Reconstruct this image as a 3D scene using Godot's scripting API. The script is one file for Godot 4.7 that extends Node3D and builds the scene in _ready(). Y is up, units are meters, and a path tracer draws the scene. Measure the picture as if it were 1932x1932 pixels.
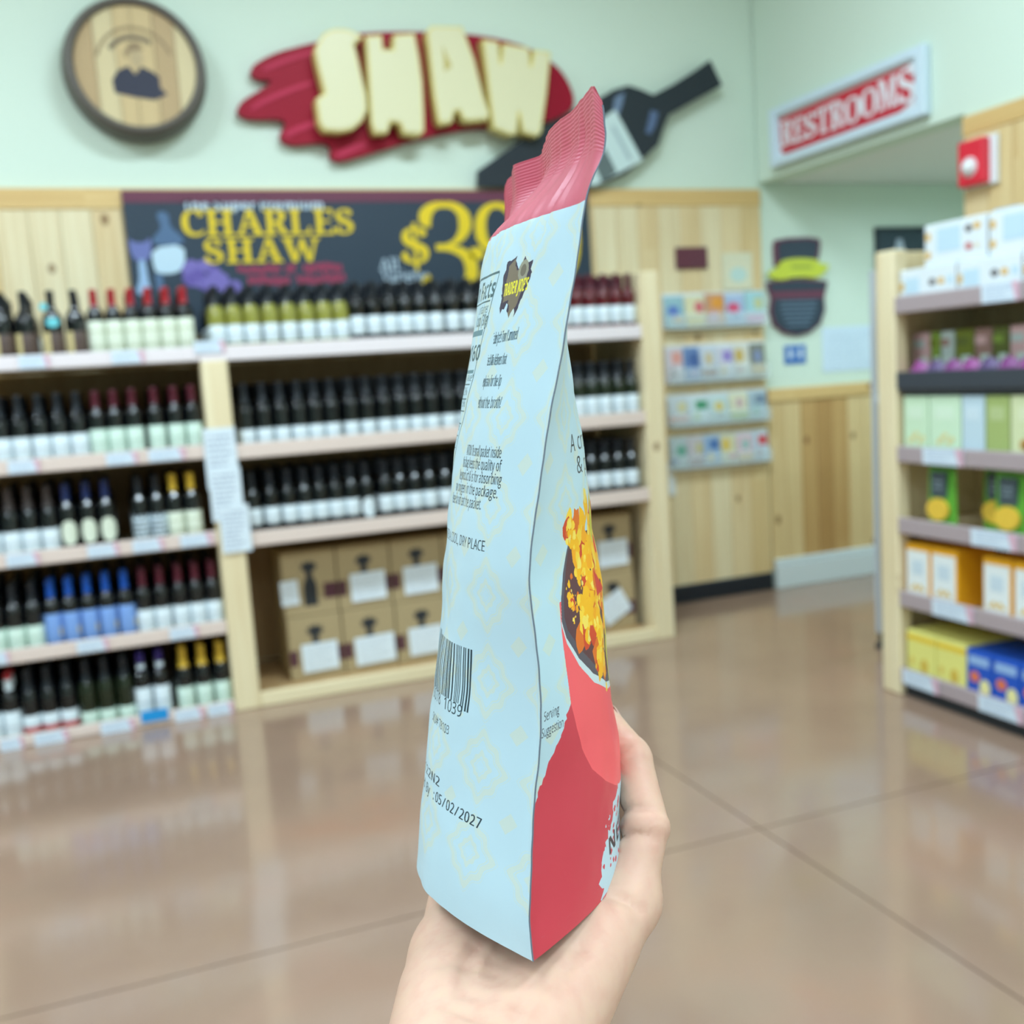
extends Node3D
# A shop corner: wine shelving, pine panelling, hanging signs and a held snack pouch.
# World: x along the back wall, z towards the viewer, the phone at (0, 1.45, 0). Metres.

const FOCAL := 1965.375          # focal length in pixels of the 1932 frame
const EYE := Vector3(0, 1.45, 0)
const SHELF_Z := -4.81           # front plane of the wine shelving
const WALL_Z := -5.5             # back wall
const SIDE_X := 3.795            # right wall
const UNIT_X := 2.99             # aisle face of the right shelf unit

var eye_basis: Basis
var M := {}
var taken := {}
var rng := RandomNumberGenerator.new()

# ---------------------------------------------------------------- pixels to directions
func look(u: float, v: float) -> Vector3:
	return eye_basis * Vector3((u - 966.0) / FOCAL, -(v - 966.0) / FOCAL, -1.0)
func on_z(u: float, v: float, z: float) -> Vector3:
	var d := look(u, v)
	return EYE + d * (z / d.z)
func on_x(u: float, v: float, x: float) -> Vector3:
	var d := look(u, v)
	return EYE + d * (x / d.x)
func on_floor(u: float, v: float) -> Vector3:
	var d := look(u, v)
	return EYE + d * (-EYE.y / d.y)

# ---------------------------------------------------------------- naming and tagging
func numbered(called: String) -> String:
	var n: int = taken.get(called, 0)
	taken[called] = n + 1
	return called if n == 0 else "%s_%03d" % [called, n]
func tag(o: Node3D, label: String, category: String, group := "") -> void:
	o.set_meta("label", label)
	o.set_meta("category", category)
	if group != "":
		o.set_meta("group", group)
func thing(called: String, label: String, category: String, at := Vector3.ZERO, group := "") -> Node3D:
	var o := Node3D.new()
	o.name = numbered(called)
	add_child(o)
	o.position = at
	tag(o, label, category, group)
	return o
func part(called: String, mesh: Mesh, material: Material, parent: Node3D, at := Vector3.ZERO) -> MeshInstance3D:
	var o := MeshInstance3D.new()
	o.name = called
	o.mesh = mesh
	o.material_override = material
	parent.add_child(o, true)
	o.position = at
	return o
func single(called: String, mesh: Mesh, material: Material, label: String, category: String, at := Vector3.ZERO, group := "") -> MeshInstance3D:
	var o := MeshInstance3D.new()
	o.name = numbered(called)
	o.mesh = mesh
	o.material_override = material
	add_child(o)
	o.position = at
	tag(o, label, category, group)
	return o
func structure(called: String, mesh: Mesh, material: Material, at := Vector3.ZERO) -> MeshInstance3D:
	var o := MeshInstance3D.new()
	o.name = called
	o.mesh = mesh
	o.material_override = material
	add_child(o)
	o.position = at
	o.set_meta("kind", "structure")
	return o
func again(o: Node3D, called: String, at: Vector3, turn := 0.0) -> Node3D:
	var c: Node3D = o.duplicate()
	c.name = numbered(called)
	add_child(c)
	c.position = at
	c.rotation.y = turn
	return c

# ---------------------------------------------------------------- mesh helpers
func begin() -> SurfaceTool:
	var st := SurfaceTool.new()
	st.begin(Mesh.PRIMITIVE_TRIANGLES)
	return st
func done(st: SurfaceTool) -> ArrayMesh:
	st.generate_normals()
	return st.commit()
func tri(st: SurfaceTool, a: Vector3, b: Vector3, c: Vector3, flat := true) -> void:
	st.set_smooth_group(-1 if flat else 0)
	for p in [a, b, c]:
		st.set_uv(Vector2(p.x, p.y))
		st.add_vertex(p)
func quad(st: SurfaceTool, a: Vector3, b: Vector3, c: Vector3, d: Vector3, uvs := [Vector2(0, 1), Vector2(0, 0), Vector2(1, 0), Vector2(1, 1)]) -> void:
	# a bottom left, b top left, c top right, d bottom right as seen from the front
	st.set_smooth_group(-1)
	var p := [a, b, c, a, c, d]
	var t := [uvs[0], uvs[1], uvs[2], uvs[0], uvs[2], uvs[3]]
	for i in 6:
		st.set_uv(t[i])
		st.add_vertex(p[i])
func add_box(st: SurfaceTool, c: Vector3, s: Vector3, ch := 0.0) -> void:
	# a box with chamfered edges
	var h := s * 0.5
	if ch <= 0.0:
		for f in 6:
			var n := Vector3.ZERO
			n[f / 2] = 1.0 if f % 2 == 0 else -1.0
			var up := Vector3.UP if f / 2 != 1 else Vector3(0, 0, -1)
			var r := up.cross(n)
			var o := c + n * h
			var R := r * (r.abs().dot(h)); var U := up * (up.abs().dot(h))
			quad(st, o - R - U, o - R + U, o + R + U, o + R - U)
		return
	for f in 6:
		var n := Vector3.ZERO
		n[f / 2] = 1.0 if f % 2 == 0 else -1.0
		var up := Vector3.UP if f / 2 != 1 else Vector3(0, 0, -1)
		var r := up.cross(n)
		var o := c + n * h
		var R := r * (r.abs().dot(h) - ch); var U := up * (up.abs().dot(h) - ch)
		quad(st, o - R - U, o - R + U, o + R + U, o + R - U)
	for ax in 3:
		var b := (ax + 1) % 3; var d := (ax + 2) % 3
		for sb in [-1.0, 1.0]:
			for sd in [-1.0, 1.0]:
				var p0 := Vector3.ZERO; var p1 := Vector3.ZERO
				p0[b] = sb * h[b]; p0[d] = sd * (h[d] - ch)
				p1[b] = sb * (h[b] - ch); p1[d] = sd * h[d]
				var e := Vector3.ZERO
				e[ax] = h[ax] - ch
				if sb * sd > 0:
					quad(st, c + p0 - e, c + p0 + e, c + p1 + e, c + p1 - e)
				else:
					quad(st, c + p1 - e, c + p1 + e, c + p0 + e, c + p0 - e)
	for sx in [-1.0, 1.0]:
		for sy in [-1.0, 1.0]:
			for sz in [-1.0, 1.0]:
				var a := c + Vector3(sx * h.x, sy * (h.y - ch), sz * (h.z - ch))
				var b2 := c + Vector3(sx * (h.x - ch), sy * h.y, sz * (h.z - ch))
				var d2 := c + Vector3(sx * (h.x - ch), sy * (h.y - ch), sz * h.z)
				if sx * sy * sz > 0:
					tri(st, a, d2, b2)
				else:
					tri(st, a, b2, d2)
func box(c: Vector3, s: Vector3, ch := 0.0) -> ArrayMesh:
	var st := begin()
	add_box(st, c, s, ch)
	return done(st)
func box_between(a: Vector3, b: Vector3, ch := 0.0) -> ArrayMesh:
	return box((a + b) * 0.5, (b - a).abs(), ch)
func add_lathe(st: SurfaceTool, prof: Array, seg := 20, at := Vector3.ZERO, axis := 1, from := 0.0, to := TAU) -> void:
	# prof: [radius, height] from bottom to top, turned about the y axis (axis 1) or the z axis (axis 2)
	for i in prof.size() - 1:
		for j in seg:
			var a0 := from + (to - from) * j / seg
			var a1 := from + (to - from) * (j + 1) / seg
			var q := []
			for e in [[i, a0], [i + 1, a0], [i + 1, a1], [i, a1]]:
				var r: float = prof[e[0]][0]
				var h: float = prof[e[0]][1]
				var p := Vector3(sin(e[1]) * r, h, cos(e[1]) * r) if axis == 1 else Vector3(cos(e[1]) * r, sin(e[1]) * r, h)
				q.append([at + p, Vector2(float(j if e[1] == a0 else j + 1) / seg, 1.0 - float(e[0]) / (prof.size() - 1))])
			st.set_smooth_group(0)
			for k in [0, 1, 2, 0, 2, 3]:
				if (k == 1 and prof[i + 1][0] <= 0.0):
					pass
				st.set_uv(q[k][1])
				st.add_vertex(q[k][0])
func lathe(prof: Array, seg := 20, at := Vector3.ZERO, axis := 1, from := 0.0, to := TAU) -> ArrayMesh:
	var st := begin()
	add_lathe(st, prof, seg, at, axis, from, to)
	return done(st)
func add_prism(st: SurfaceTool, poly: PackedVector2Array, z0: float, z1: float) -> void:
	# an outline in x, y extruded from z0 (back) to z1 (front)
	var ids := Geometry2D.triangulate_polygon(poly)
	for t in range(0, ids.size(), 3):
		var a := poly[ids[t]]; var b := poly[ids[t + 1]]; var c := poly[ids[t + 2]]
		if (b - a).cross(c - a) > 0:
			var s := b; b = c; c = s
		tri(st, Vector3(a.x, a.y, z1), Vector3(b.x, b.y, z1), Vector3(c.x, c.y, z1))
		tri(st, Vector3(a.x, a.y, z0), Vector3(c.x, c.y, z0), Vector3(b.x, b.y, z0))
	var area := 0.0
	for i in poly.size():
		area += poly[i].cross(poly[(i + 1) % poly.size()])
	for i in poly.size():
		var a := poly[i]; var b := poly[(i + 1) % poly.size()]
		if area < 0:
			var s := a; a = b; b = s
		quad(st, Vector3(a.x, a.y, z0), Vector3(a.x, a.y, z1), Vector3(b.x, b.y, z1), Vector3(b.x, b.y, z0))
func prism(poly: PackedVector2Array, z0: float, z1: float) -> ArrayMesh:
	var st := begin()
	add_prism(st, poly, z0, z1)
	return done(st)
func outline(pts: Array, z: float, smooth := 0) -> PackedVector2Array:
	# pixels -> outline on the plane z
	var out := PackedVector2Array()
	for p in pts:
		var w := on_z(p[0], p[1], z)
		out.append(Vector2(w.x, w.y))
	for k in smooth:
		var o2 := PackedVector2Array()
		for i in out.size():
			var a := out[i]; var b := out[(i + 1) % out.size()]
			o2.append(a.lerp(b, 0.25)); o2.append(a.lerp(b, 0.75))
		out = o2
	return out
func ellipse(c: Vector2, rx: float, ry: float, n := 16, turn := 0.0) -> PackedVector2Array:
	var out := PackedVector2Array()
	for i in n:
		out.append(c + Vector2(cos(TAU * i / n) * rx, sin(TAU * i / n) * ry).rotated(turn))
	return out
var fonts := {}
func font(kind: String) -> SystemFont:
	if not fonts.has(kind):
		var f := SystemFont.new()
		f.font_names = PackedStringArray([{"serif": "Droid Serif", "sans": "Droid Sans", "mono": "Droid Sans Mono"}[kind.split("_")[0]]])
		if kind.ends_with("bold"):
			f.font_weight = 700
		fonts[kind] = f
	return fonts[kind]
func text_mesh(txt: String, kind: String, depth := 0.0) -> TextMesh:
	var t := TextMesh.new()
	t.text = txt
	t.font = font(kind)
	t.font_size = 48
	t.pixel_size = 0.01
	t.depth = depth
	t.curve_step = 1.0
	return t
func lettering(txt: String, kind: String, parent: Node3D, material: Material, lo: Vector3, hi: Vector3, thick := 0.002, called := "lettering") -> MeshInstance3D:
	# lettering fitted in the rectangle lo..hi (bottom left, top right) of a wall that faces +z
	var t := text_mesh(txt, kind, 0.1)
	var b := t.get_aabb()
	var o := part(called, t, material, parent)
	o.scale = Vector3((hi.x - lo.x) / b.size.x, (hi.y - lo.y) / b.size.y, thick / 0.1)
	o.position = Vector3(lo.x - b.position.x * o.scale.x, lo.y - b.position.y * o.scale.y, lo.z + thick * 0.5) - parent.position
	return o
func lettering_px(txt: String, kind: String, parent: Node3D, material: Material, r: Array, z: float, thick := 0.002, called := "lettering") -> MeshInstance3D:
	return lettering(txt, kind, parent, material, on_z(r[0], r[3], z), on_z(r[2], r[1], z), thick, called)

# ---------------------------------------------------------------- drawing flat print into pictures
func fill(img: Image, poly: PackedVector2Array, col: Color) -> void:
	var lo := INF; var hi := -INF
	for p in poly:
		lo = minf(lo, p.y); hi = maxf(hi, p.y)
	var w := img.get_width(); var n := poly.size()
	for y in range(maxi(0, int(floor(lo))), mini(img.get_height() - 1, int(ceil(hi))) + 1):
		var xs := PackedFloat32Array()
		var yc := y + 0.5
		for i in n:
			var a := poly[i]; var b := poly[(i + 1) % n]
			if (a.y <= yc) != (b.y <= yc):
				xs.append(a.x + (yc - a.y) / (b.y - a.y) * (b.x - a.x))
		xs.sort()
		for k in range(0, xs.size() - 1, 2):
			var x0 := clampi(int(round(xs[k])), 0, w); var x1 := clampi(int(round(xs[k + 1])), 0, w)
			if x1 > x0:
				img.fill_rect(Rect2i(x0, y, x1 - x0, 1), col)
func print_text(img: Image, txt: String, kind: String, col: Color, x0: float, x1: float, base: float, height: float, rise := 0.0, warp := 1.0, fat := 0.0) -> void:
	# writes txt between x0 and x1 of the picture; height is that of the whole line box
	var t := text_mesh(txt, kind)
	var b := t.get_aabb()
	var arr := t.surface_get_arrays(0)
	var v: PackedVector3Array = arr[Mesh.ARRAY_VERTEX]
	var idx := PackedInt32Array()
	if arr[Mesh.ARRAY_INDEX] != null:
		idx = arr[Mesh.ARRAY_INDEX]
	if idx.is_empty():
		idx = PackedInt32Array(range(v.size()))
	var sy := height / 0.48
	for k in range(0, idx.size(), 3):
		var q := PackedVector2Array()
		for e in 3:
			var p := v[idx[k + e]]
			var x := pow(clampf((p.x - b.position.x) / b.size.x, 0.0, 1.0), warp) * (x1 - x0)
			q.append(Vector2(x0 + x, base - (p.y - base_of(kind)) * sy - rise * x))
		fill(img, q, col)
		if fat > 0.0:
			for e in 3:
				q[e].x += fat
			fill(img, q, col)
var bases := {}
func base_of(kind: String) -> float:
	# where a capital letter stands on its line
	if not bases.has(kind):
		bases[kind] = text_mesh("H", kind).get_aabb().position.y
	return bases[kind]
func picture(img: Image) -> ImageTexture:
	return ImageTexture.create_from_image(img)

# ---------------------------------------------------------------- materials
func rgb(r: float, g: float, b: float) -> Color:
	return Color(r / 255.0, g / 255.0, b / 255.0)
func plain(col: Color, rough := 0.6, spec := 0.5, metal := 0.0) -> StandardMaterial3D:
	var m := StandardMaterial3D.new()
	m.albedo_color = col
	m.roughness = rough
	m.metallic_specular = spec
	m.metallic = metal
	return m
func textured(tex: Texture2D, rough := 0.6, tint := Color.WHITE) -> StandardMaterial3D:
	var m := plain(tint, rough)
	m.albedo_texture = tex
	return m
func noise(freq: float, octaves := 4, s := 1, kind := FastNoiseLite.TYPE_SIMPLEX_SMOOTH) -> FastNoiseLite:
	var n := FastNoiseLite.new()
	n.seed = s
	n.frequency = freq
	n.noise_type = kind
	n.fractal_octaves = octaves
	return n
func pine_picture(along_x: bool, light: Color, dark: Color) -> Image:
	# pine boards: long streaks of grain, a few round knots
	var w := 384; var h := 768
	var img := Image.create(h if along_x else w, w if along_x else h, false, Image.FORMAT_RGB8)
	var n1 := noise(0.02, 3, 5); var n2 := noise(0.006, 2, 9)
	var r := RandomNumberGenerator.new()
	r.seed = 77
	var knots := []
	for i in 7:
		knots.append(Vector3(r.randf() * w, r.randf() * h, r.randf_range(4.0, 8.0)))
	for y in h:
		for x in w:
			var bend := 0.0
			var k := 0.0
			for q in knots:
				var dx: float = x - q.x; var dy: float = (y - q.y) * 0.7
				if absf(dx) < 34.0 and absf(dy) < 34.0:
					var d := sqrt(dx * dx + dy * dy)
					bend += signf(dx) * 9.0 * exp(-d / 11.0)
					k = maxf(k, 1.0 - smoothstep(q.z * 0.55, q.z * 1.25, d))
			var g := n1.get_noise_2d((x + bend) * 3.1, y * 0.13)
			var g2 := n2.get_noise_2d((x + bend) * 1.6, y * 0.11)
			var t := clampf(0.42 + g * 0.55 + g2 * 0.5, 0.0, 1.0)
			var c := light.lerp(dark, t * 0.75)
			c = c.lerp(rgb(122, 90, 58), k * 0.7)
			if along_x:
				img.set_pixel(y, x, c)
			else:
				img.set_pixel(x, y, c)
	return img
func tri_mat(tex: Texture2D, scale: Vector3, rough: float, tint := Color.WHITE, world := true) -> StandardMaterial3D:
	var m := textured(tex, rough, tint)
	m.uv1_triplanar = true
	m.uv1_world_triplanar = world
	m.uv1_scale = scale
	m.uv1_triplanar_sharpness = 8.0
	return m
func lines_picture(bg: Color, ink: Color, rows: int, s: int, w := 64, h := 64, corner := Color(0, 0, 0, 0)) -> Image:
	# small print that is too fine to read: rows of short strokes
	var img := Image.create(w, h, false, Image.FORMAT_RGB8)
	img.fill(bg)
	var r := RandomNumberGenerator.new()
	r.seed = s
	for i in rows:
		var y := int(h * (0.14 + 0.74 * i / maxf(1.0, rows - 1)))
		var x := int(w * 0.12)
		var stop := int(w * r.randf_range(0.6, 0.9))
		while x < stop:
			var l := r.randi_range(2, 7)
			img.fill_rect(Rect2i(x, y, l, 2), ink)
			x += l + r.randi_range(1, 3)
	if corner.a > 0:
		fill(img, PackedVector2Array([Vector2(w * 0.8, 0), Vector2(w, 0), Vector2(w, h), Vector2(w * 0.9, h)]), corner)
	return img
func make_materials() -> void:
	var pv := picture(pine_picture(false, rgb(240, 226, 188), rgb(217, 192, 146)))
	var ph := picture(pine_picture(true, rgb(240, 226, 188), rgb(217, 192, 146)))
	M.pine = tri_mat(pv, Vector3(1.0, 0.5, 1.0), 0.55)
	M.plank_a = tri_mat(pv, Vector3(1.0, 0.5, 1.0), 0.55, Color.WHITE, false)
	M.plank_b = tri_mat(pv, Vector3(1.0, 0.5, 1.0), 0.55, rgb(250, 240, 226), false)
	M.plank_c = tri_mat(pv, Vector3(1.0, 0.5, 1.0), 0.55, rgb(246, 232, 208), false)
	M.stained_a = tri_mat(pv, Vector3(1.0, 0.5, 1.0), 0.5, rgb(220, 190, 150), false)
	M.stained_b = tri_mat(pv, Vector3(1.0, 0.5, 1.0), 0.5, rgb(205, 172, 130), false)
	M.pine_flat = tri_mat(ph, Vector3(0.5, 1.0, 0.5), 0.55)
	M.rail = tri_mat(ph, Vector3(0.5, 1.0, 0.5), 0.55, rgb(246, 224, 186))
	M.mint = plain(rgb(218, 234, 218), 0.75, 0.3)
	M.ceiling = plain(rgb(236, 240, 236), 0.9, 0.2)
	M.black_base = plain(rgb(24, 30, 40), 0.35)
	M.white_base = plain(rgb(222, 232, 234), 0.3)
	M.lip_light = plain(rgb(236, 226, 228), 0.35)
	M.lip_beige = plain(rgb(228, 208, 197), 0.4)
	M.lip_brown = plain(rgb(174, 158, 160), 0.35)
	M.tag = textured(picture(lines_picture(rgb(220, 234, 246), rgb(170, 190, 214), 5, 3, 64, 32, rgb(222, 180, 196))), 0.35)
	M.tag_blue = plain(rgb(20, 150, 220), 0.4)
	M.sheet = textured(picture(lines_picture(rgb(222, 234, 242), rgb(140, 152, 176), 9, 11)), 0.3)
	M.card_white = textured(picture(lines_picture(rgb(228, 238, 244), rgb(180, 192, 204), 6, 21)), 0.5)
	M.glass_black = plain(rgb(9, 13, 17), 0.1, 0.6)
	M.glass_green = plain(rgb(26, 36, 20), 0.08, 0.55)
	M.glass_straw = plain(rgb(146, 146, 64), 0.1, 0.6)
	M.glass_ruby = plain(rgb(92, 22, 30), 0.08, 0.55)
	M.label_white = textured(picture(lines_picture(rgb(226, 238, 243), rgb(186, 198, 206), 5, 31)), 0.55)
	M.label_cream = textured(picture(lines_picture(rgb(226, 234, 214), rgb(190, 196, 168), 6, 32)), 0.55)
	M.label_sage = textured(picture(lines_picture(rgb(214, 236, 222), rgb(176, 204, 186), 5, 33)), 0.55)
	M.label_busy = textured(picture(lines_picture(rgb(206, 222, 230), rgb(40, 48, 60), 12, 34)), 0.55)
	M.label_sky = textured(picture(lines_picture(rgb(124, 162, 222), rgb(196, 216, 244), 2, 35)), 0.5)
	M.label_umber = textured(picture(lines_picture(rgb(92, 74, 66), rgb(60, 46, 44), 8, 36)), 0.5)
	M.label_gold = plain(rgb(214, 196, 140), 0.5)
	M.teal = plain(rgb(110, 205, 214), 0.5)
	M.print_red = plain(rgb(190, 62, 62), 0.5)
	M.cap_red = plain(rgb(166, 32, 42), 0.35)
	M.cap_wine = plain(rgb(84, 24, 40), 0.35)
	M.cap_black = plain(rgb(20, 26, 34), 0.3)
	M.cap_navy = plain(rgb(26, 40, 84), 0.3)
	M.cap_blue = plain(rgb(16, 78, 168), 0.3)
	M.cap_gold = plain(rgb(206, 168, 54), 0.35, 0.5, 0.2)
	M.cap_violet = plain(rgb(50, 34, 110), 0.3)
	M.cap_umber = plain(rgb(52, 42, 40), 0.35)
	M.cap_straw = plain(rgb(196, 196, 130), 0.3)
	M.paper = plain(rgb(222, 236, 242), 0.6)
	M.kraft = plain(rgb(176, 156, 118), 0.8, 0.3)
	M.kraft_flap = plain(rgb(166, 146, 108), 0.8, 0.3)
	M.ink = plain(rgb(38, 42, 46), 0.7)
	M.ink_wine = plain(rgb(84, 44, 54), 0.7)
	M.steel = plain(rgb(190, 198, 206), 0.4)
	M.shade_dark_wood = tri_mat(pv, Vector3(1.0, 0.5, 1.0), 0.6, rgb(200, 176, 152))  # pine tone darkened, puts the shade inside the shelving into the colour
	M.dark_metal = plain(rgb(70, 76, 84), 0.4, 0.5, 0.3)
	M.acrylic = plain(Color(0.9, 0.96, 0.98, 0.25), 0.1)
	M.acrylic.transparency = BaseMaterial3D.TRANSPARENCY_ALPHA
	M.white_plastic = plain(rgb(232, 238, 240), 0.4)
	M.red_plastic = plain(rgb(226, 40, 62), 0.35)
	M.slate = plain(rgb(38, 56, 72), 0.55)
	M.maroon = plain(rgb(108, 52, 74), 0.6)
	M.yellow = plain(rgb(238, 206, 30), 0.6)
	M.chalk = plain(rgb(210, 230, 244), 0.7)
	M.grape = plain(rgb(126, 112, 184), 0.7)
	M.grape_b = plain(rgb(106, 90, 166), 0.7)
	M.pink_ink = plain(rgb(168, 56, 88), 0.7)
	# polished, stained concrete: broad blotches with fine grit over them
	var ft := NoiseTexture2D.new()
	ft.width = 512; ft.height = 512; ft.seamless = true
	ft.noise = noise(0.012, 5, 41)
	var g := Gradient.new()
	g.offsets = PackedFloat32Array([0.0, 0.3, 0.55, 0.8, 1.0])
	g.colors = PackedColorArray([rgb(148, 122, 104), rgb(153, 126, 108), rgb(157, 130, 111), rgb(161, 131, 111), rgb(165, 129, 108)])
	ft.color_ramp = g
	M.floor = tri_mat(ft, Vector3(0.16, 0.16, 0.16), 0.2)
	var gt := NoiseTexture2D.new()
	gt.width = 512; gt.height = 512; gt.seamless = true
	gt.noise = noise(0.08, 4, 43)
	var g2 := Gradient.new()
	g2.offsets = PackedFloat32Array([0.0, 1.0])
	g2.colors = PackedColorArray([Color(0.5, 0.5, 0.5), Color(0.95, 0.95, 0.95)])
	gt.color_ramp = g2
	M.floor.roughness = 0.17
	M.floor.roughness_texture = gt
	M.floor.metallic_specular = 0.66
	M.joint = plain(rgb(98, 78, 66), 0.7)

# ---------------------------------------------------------------- the room
func plank_meshes(h: float, w: float) -> Array:
	var out := []
	for i in 12:
		var o := Vector3(0.29 * i + 0.05, 0.47 * i, 0.3 * i)
		out.append([box(o + Vector3(0, h * 0.5, 0), Vector3(w - 0.002, h, 0.018), 0.003), o])
	return out
func planking(parent: Node3D, x0: float, x1: float, y0: float, h: float, w: float, mats: Array, along_z := false, face := 0.0) -> void:
	var kinds := plank_meshes(h, w)
	var n := int(round((x1 - x0) / w))
	for i in n:
		var k: Array = kinds[rng.randi() % kinds.size()]
		var c: float = x0 + (i + 0.5) * w
		var o := part("plank", k[0], mats[rng.randi() % mats.size()], parent)
		if along_z:
			o.rotation.y = -PI / 2
			o.position = Vector3(face, y0, c) - Basis(Vector3.UP, -PI / 2) * k[1]
		else:
			o.position = Vector3(c, y0, face) - k[1]
func build_room() -> void:
	var fl := structure("floor", box_between(Vector3(-11, -0.12, -6.2), Vector3(6.5, -0.006, 10.0)), M.joint)
	var xs := [-11.0, -7.4, -4.35, -1.3, 1.75, 4.8, 6.5]
	var zs := [-6.2, -5.69, -2.64, 0.41, 3.46, 6.51, 10.0]
	for i in 6:
		for j in 6:
			part("slab", box_between(Vector3(xs[i] + 0.003, -0.02, zs[j] + 0.003), Vector3(xs[i + 1] - 0.003, 0.0, zs[j + 1] - 0.003)), M.floor, fl)
	structure("ceiling", box_between(Vector3(-10.3, 4.4, -5.7), Vector3(4.0, 4.52, 9.6)), M.ceiling)
	var wb := structure("wall_back", box_between(Vector3(-10.3, 0, -5.7), Vector3(6.1, 4.52, WALL_Z - 0.012)), M.mint)
	planking(wb, -3.06, 3.80, 0.0, 2.37, 0.14, [M.plank_a, M.plank_b, M.plank_c], false, WALL_Z)
	part("top_rail", box_between(Vector3(-3.06, 2.365, WALL_Z - 0.012), Vector3(3.80, 2.462, WALL_Z + 0.016), 0.004), M.rail, wb)
	planking(wb, 3.812, 5.73, 0.12, 1.07, 0.12, [M.stained_a, M.stained_b, M.plank_c], false, WALL_Z - 0.004)
	part("chair_rail", box_between(Vector3(3.81, 1.175, WALL_Z - 0.012), Vector3(5.73, 1.258, WALL_Z + 0.02), 0.006), M.rail, wb)
	var b1 := structure("baseboard_back", box_between(Vector3(2.70, 0, WALL_Z), Vector3(3.80, 0.11, WALL_Z + 0.024), 0.006), M.black_base)
	b1.position = Vector3.ZERO
	var st := begin()
	add_box(st, Vector3(4.77, 0.075, WALL_Z + 0.019), Vector3(1.9, 0.15, 0.036), 0.004)
	add_box(st, Vector3(4.77, 0.168, WALL_Z + 0.014), Vector3(1.9, 0.034, 0.026), 0.006)
	structure("baseboard_hall", done(st), M.white_base)
	# right wall with the opening to the restroom hall
	st = begin()
	add_box(st, Vector3(3.87, 3.51, 2.05), Vector3(0.15, 2.02, 15.1))
	add_box(st, Vector3(3.87, 1.25, 2.8685), Vector3(0.15, 2.5, 13.463))
	var wr := structure("wall_right", done(st), M.mint)
	planking(wr, -3.86, -0.78, 0.0, 2.40, 0.14, [M.plank_a, M.plank_b, M.plank_c], true, SIDE_X - 0.004)
	part("top_rail", box_between(Vector3(SIDE_X - 0.02, 2.395, -3.862), Vector3(SIDE_X + 0.004, 2.482, -0.78), 0.004), M.rail, wr)
	st = begin()
	add_box(st, Vector3(5.9, 1.25, -4.5), Vector3(0.15, 2.5, 2.1))
	add_box(st, Vector3(4.9, 1.25, -3.55), Vector3(1.9, 2.5, 0.1))
	structure("wall_hall", done(st), M.mint)
	structure("ceiling_hall", box_between(Vector3(3.945, 2.5, -5.5), Vector3(5.97, 2.6, -3.5)), M.ceiling)
	structure("wall_left", box_between(Vector3(-10.3, 0, -5.5), Vector3(-10.15, 4.52, 9.6)), M.mint)
	structure("wall_front", box_between(Vector3(-10.15, 0, 9.45), Vector3(3.8, 4.52, 9.6)), M.mint)

func ceiling_lamp(at: Vector3, turn: float, energy: float, label: String, group: String, size := Vector2(1.2, 0.3)) -> void:
	var o := thing("ceiling_light", label, "light", at, group)
	o.rotation.y = turn
	var st := begin()
	for s in [-1.0, 1.0]:
		add_box(st, Vector3(0, -0.03, s * (size.y * 0.5 + 0.015)), Vector3(size.x + 0.06, 0.06, 0.03), 0.004)
		add_box(st, Vector3(s * (size.x * 0.5 + 0.015), -0.03, 0), Vector3(0.03, 0.06, size.y), 0.004)
	part("frame", done(st), M.white_plastic, o)
	part("diffuser", box(Vector3(0, -0.02, 0), Vector3(size.x, 0.02, size.y)), M.lamp, o)
	var l := AreaLight3D.new()
	l.name = "lamp"
	l.area_size = size
	l.area_normalize_energy = true
	l.light_energy = energy
	l.light_color = LAMP_COLOR
	l.area_range = 20.0
	l.area_attenuation = 2.0
	l.shadow_enabled = true
	o.add_child(l)
	l.position = Vector3(0, -0.045, 0)
	l.rotation.x = -PI / 2

# ---------------------------------------------------------------- wine shelving
func shelf_board(parent: Node3D, x0: float, x1: float, lip_top: float, lip_h: float, lip_mat: Material) -> Node3D:
	var o := part("shelf_board", box_between(Vector3(x0, lip_top - 0.062, -5.46), Vector3(x1, lip_top - 0.036, SHELF_Z - 0.012), 0.003), M.pine_flat, parent)
	part("price_rail", box_between(Vector3(x0, lip_top - lip_h, SHELF_Z - 0.012), Vector3(x1, lip_top, SHELF_Z), 0.004), lip_mat, o)
	return o
var tag_mesh: ArrayMesh
func price_tag(parent: Node3D, u0: float, u1: float, y: float, mat: Material, w := 0.0) -> void:
	var z := SHELF_Z + 0.003
	var a := on_z(u0, 0.5, z); var b := on_z(u1, 0.5, z)
	# the tag hangs at height y: slide along the plumb line of the pixel
	var va := 900.0
	for k in 6:
		va += (on_z(u0, va, z).y - y) * 400.0
	a = on_z(u0, va, z); b = on_z(u1, va - (u1 - u0) * 0.1, z)
	var wide: float = (b.x - a.x) if w == 0.0 else w
	var st := begin()
	var h := 0.026
	quad(st, Vector3(-wide / 2, -h, 0.002), Vector3(-wide / 2, h, 0.004), Vector3(wide / 2, h, 0.004), Vector3(wide / 2, -h, 0.002))
	quad(st, Vector3(wide / 2, -h, 0.0), Vector3(wide / 2, h, 0.0), Vector3(-wide / 2, h, 0.0), Vector3(-wide / 2, -h, 0.0))
	quad(st, Vector3(-wide / 2, h, 0.004), Vector3(-wide / 2, h, 0.0), Vector3(wide / 2, h, 0.0), Vector3(wide / 2, h, 0.004))
	part("price_tag", done(st), mat, parent, Vector3((a.x + b.x) * 0.5, y, z))
const LEFT_LIPS := [1.662, 1.232, 0.842, 0.432, 0.055]
const MID_LIPS := [1.662, 1.222, 0.820]
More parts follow.
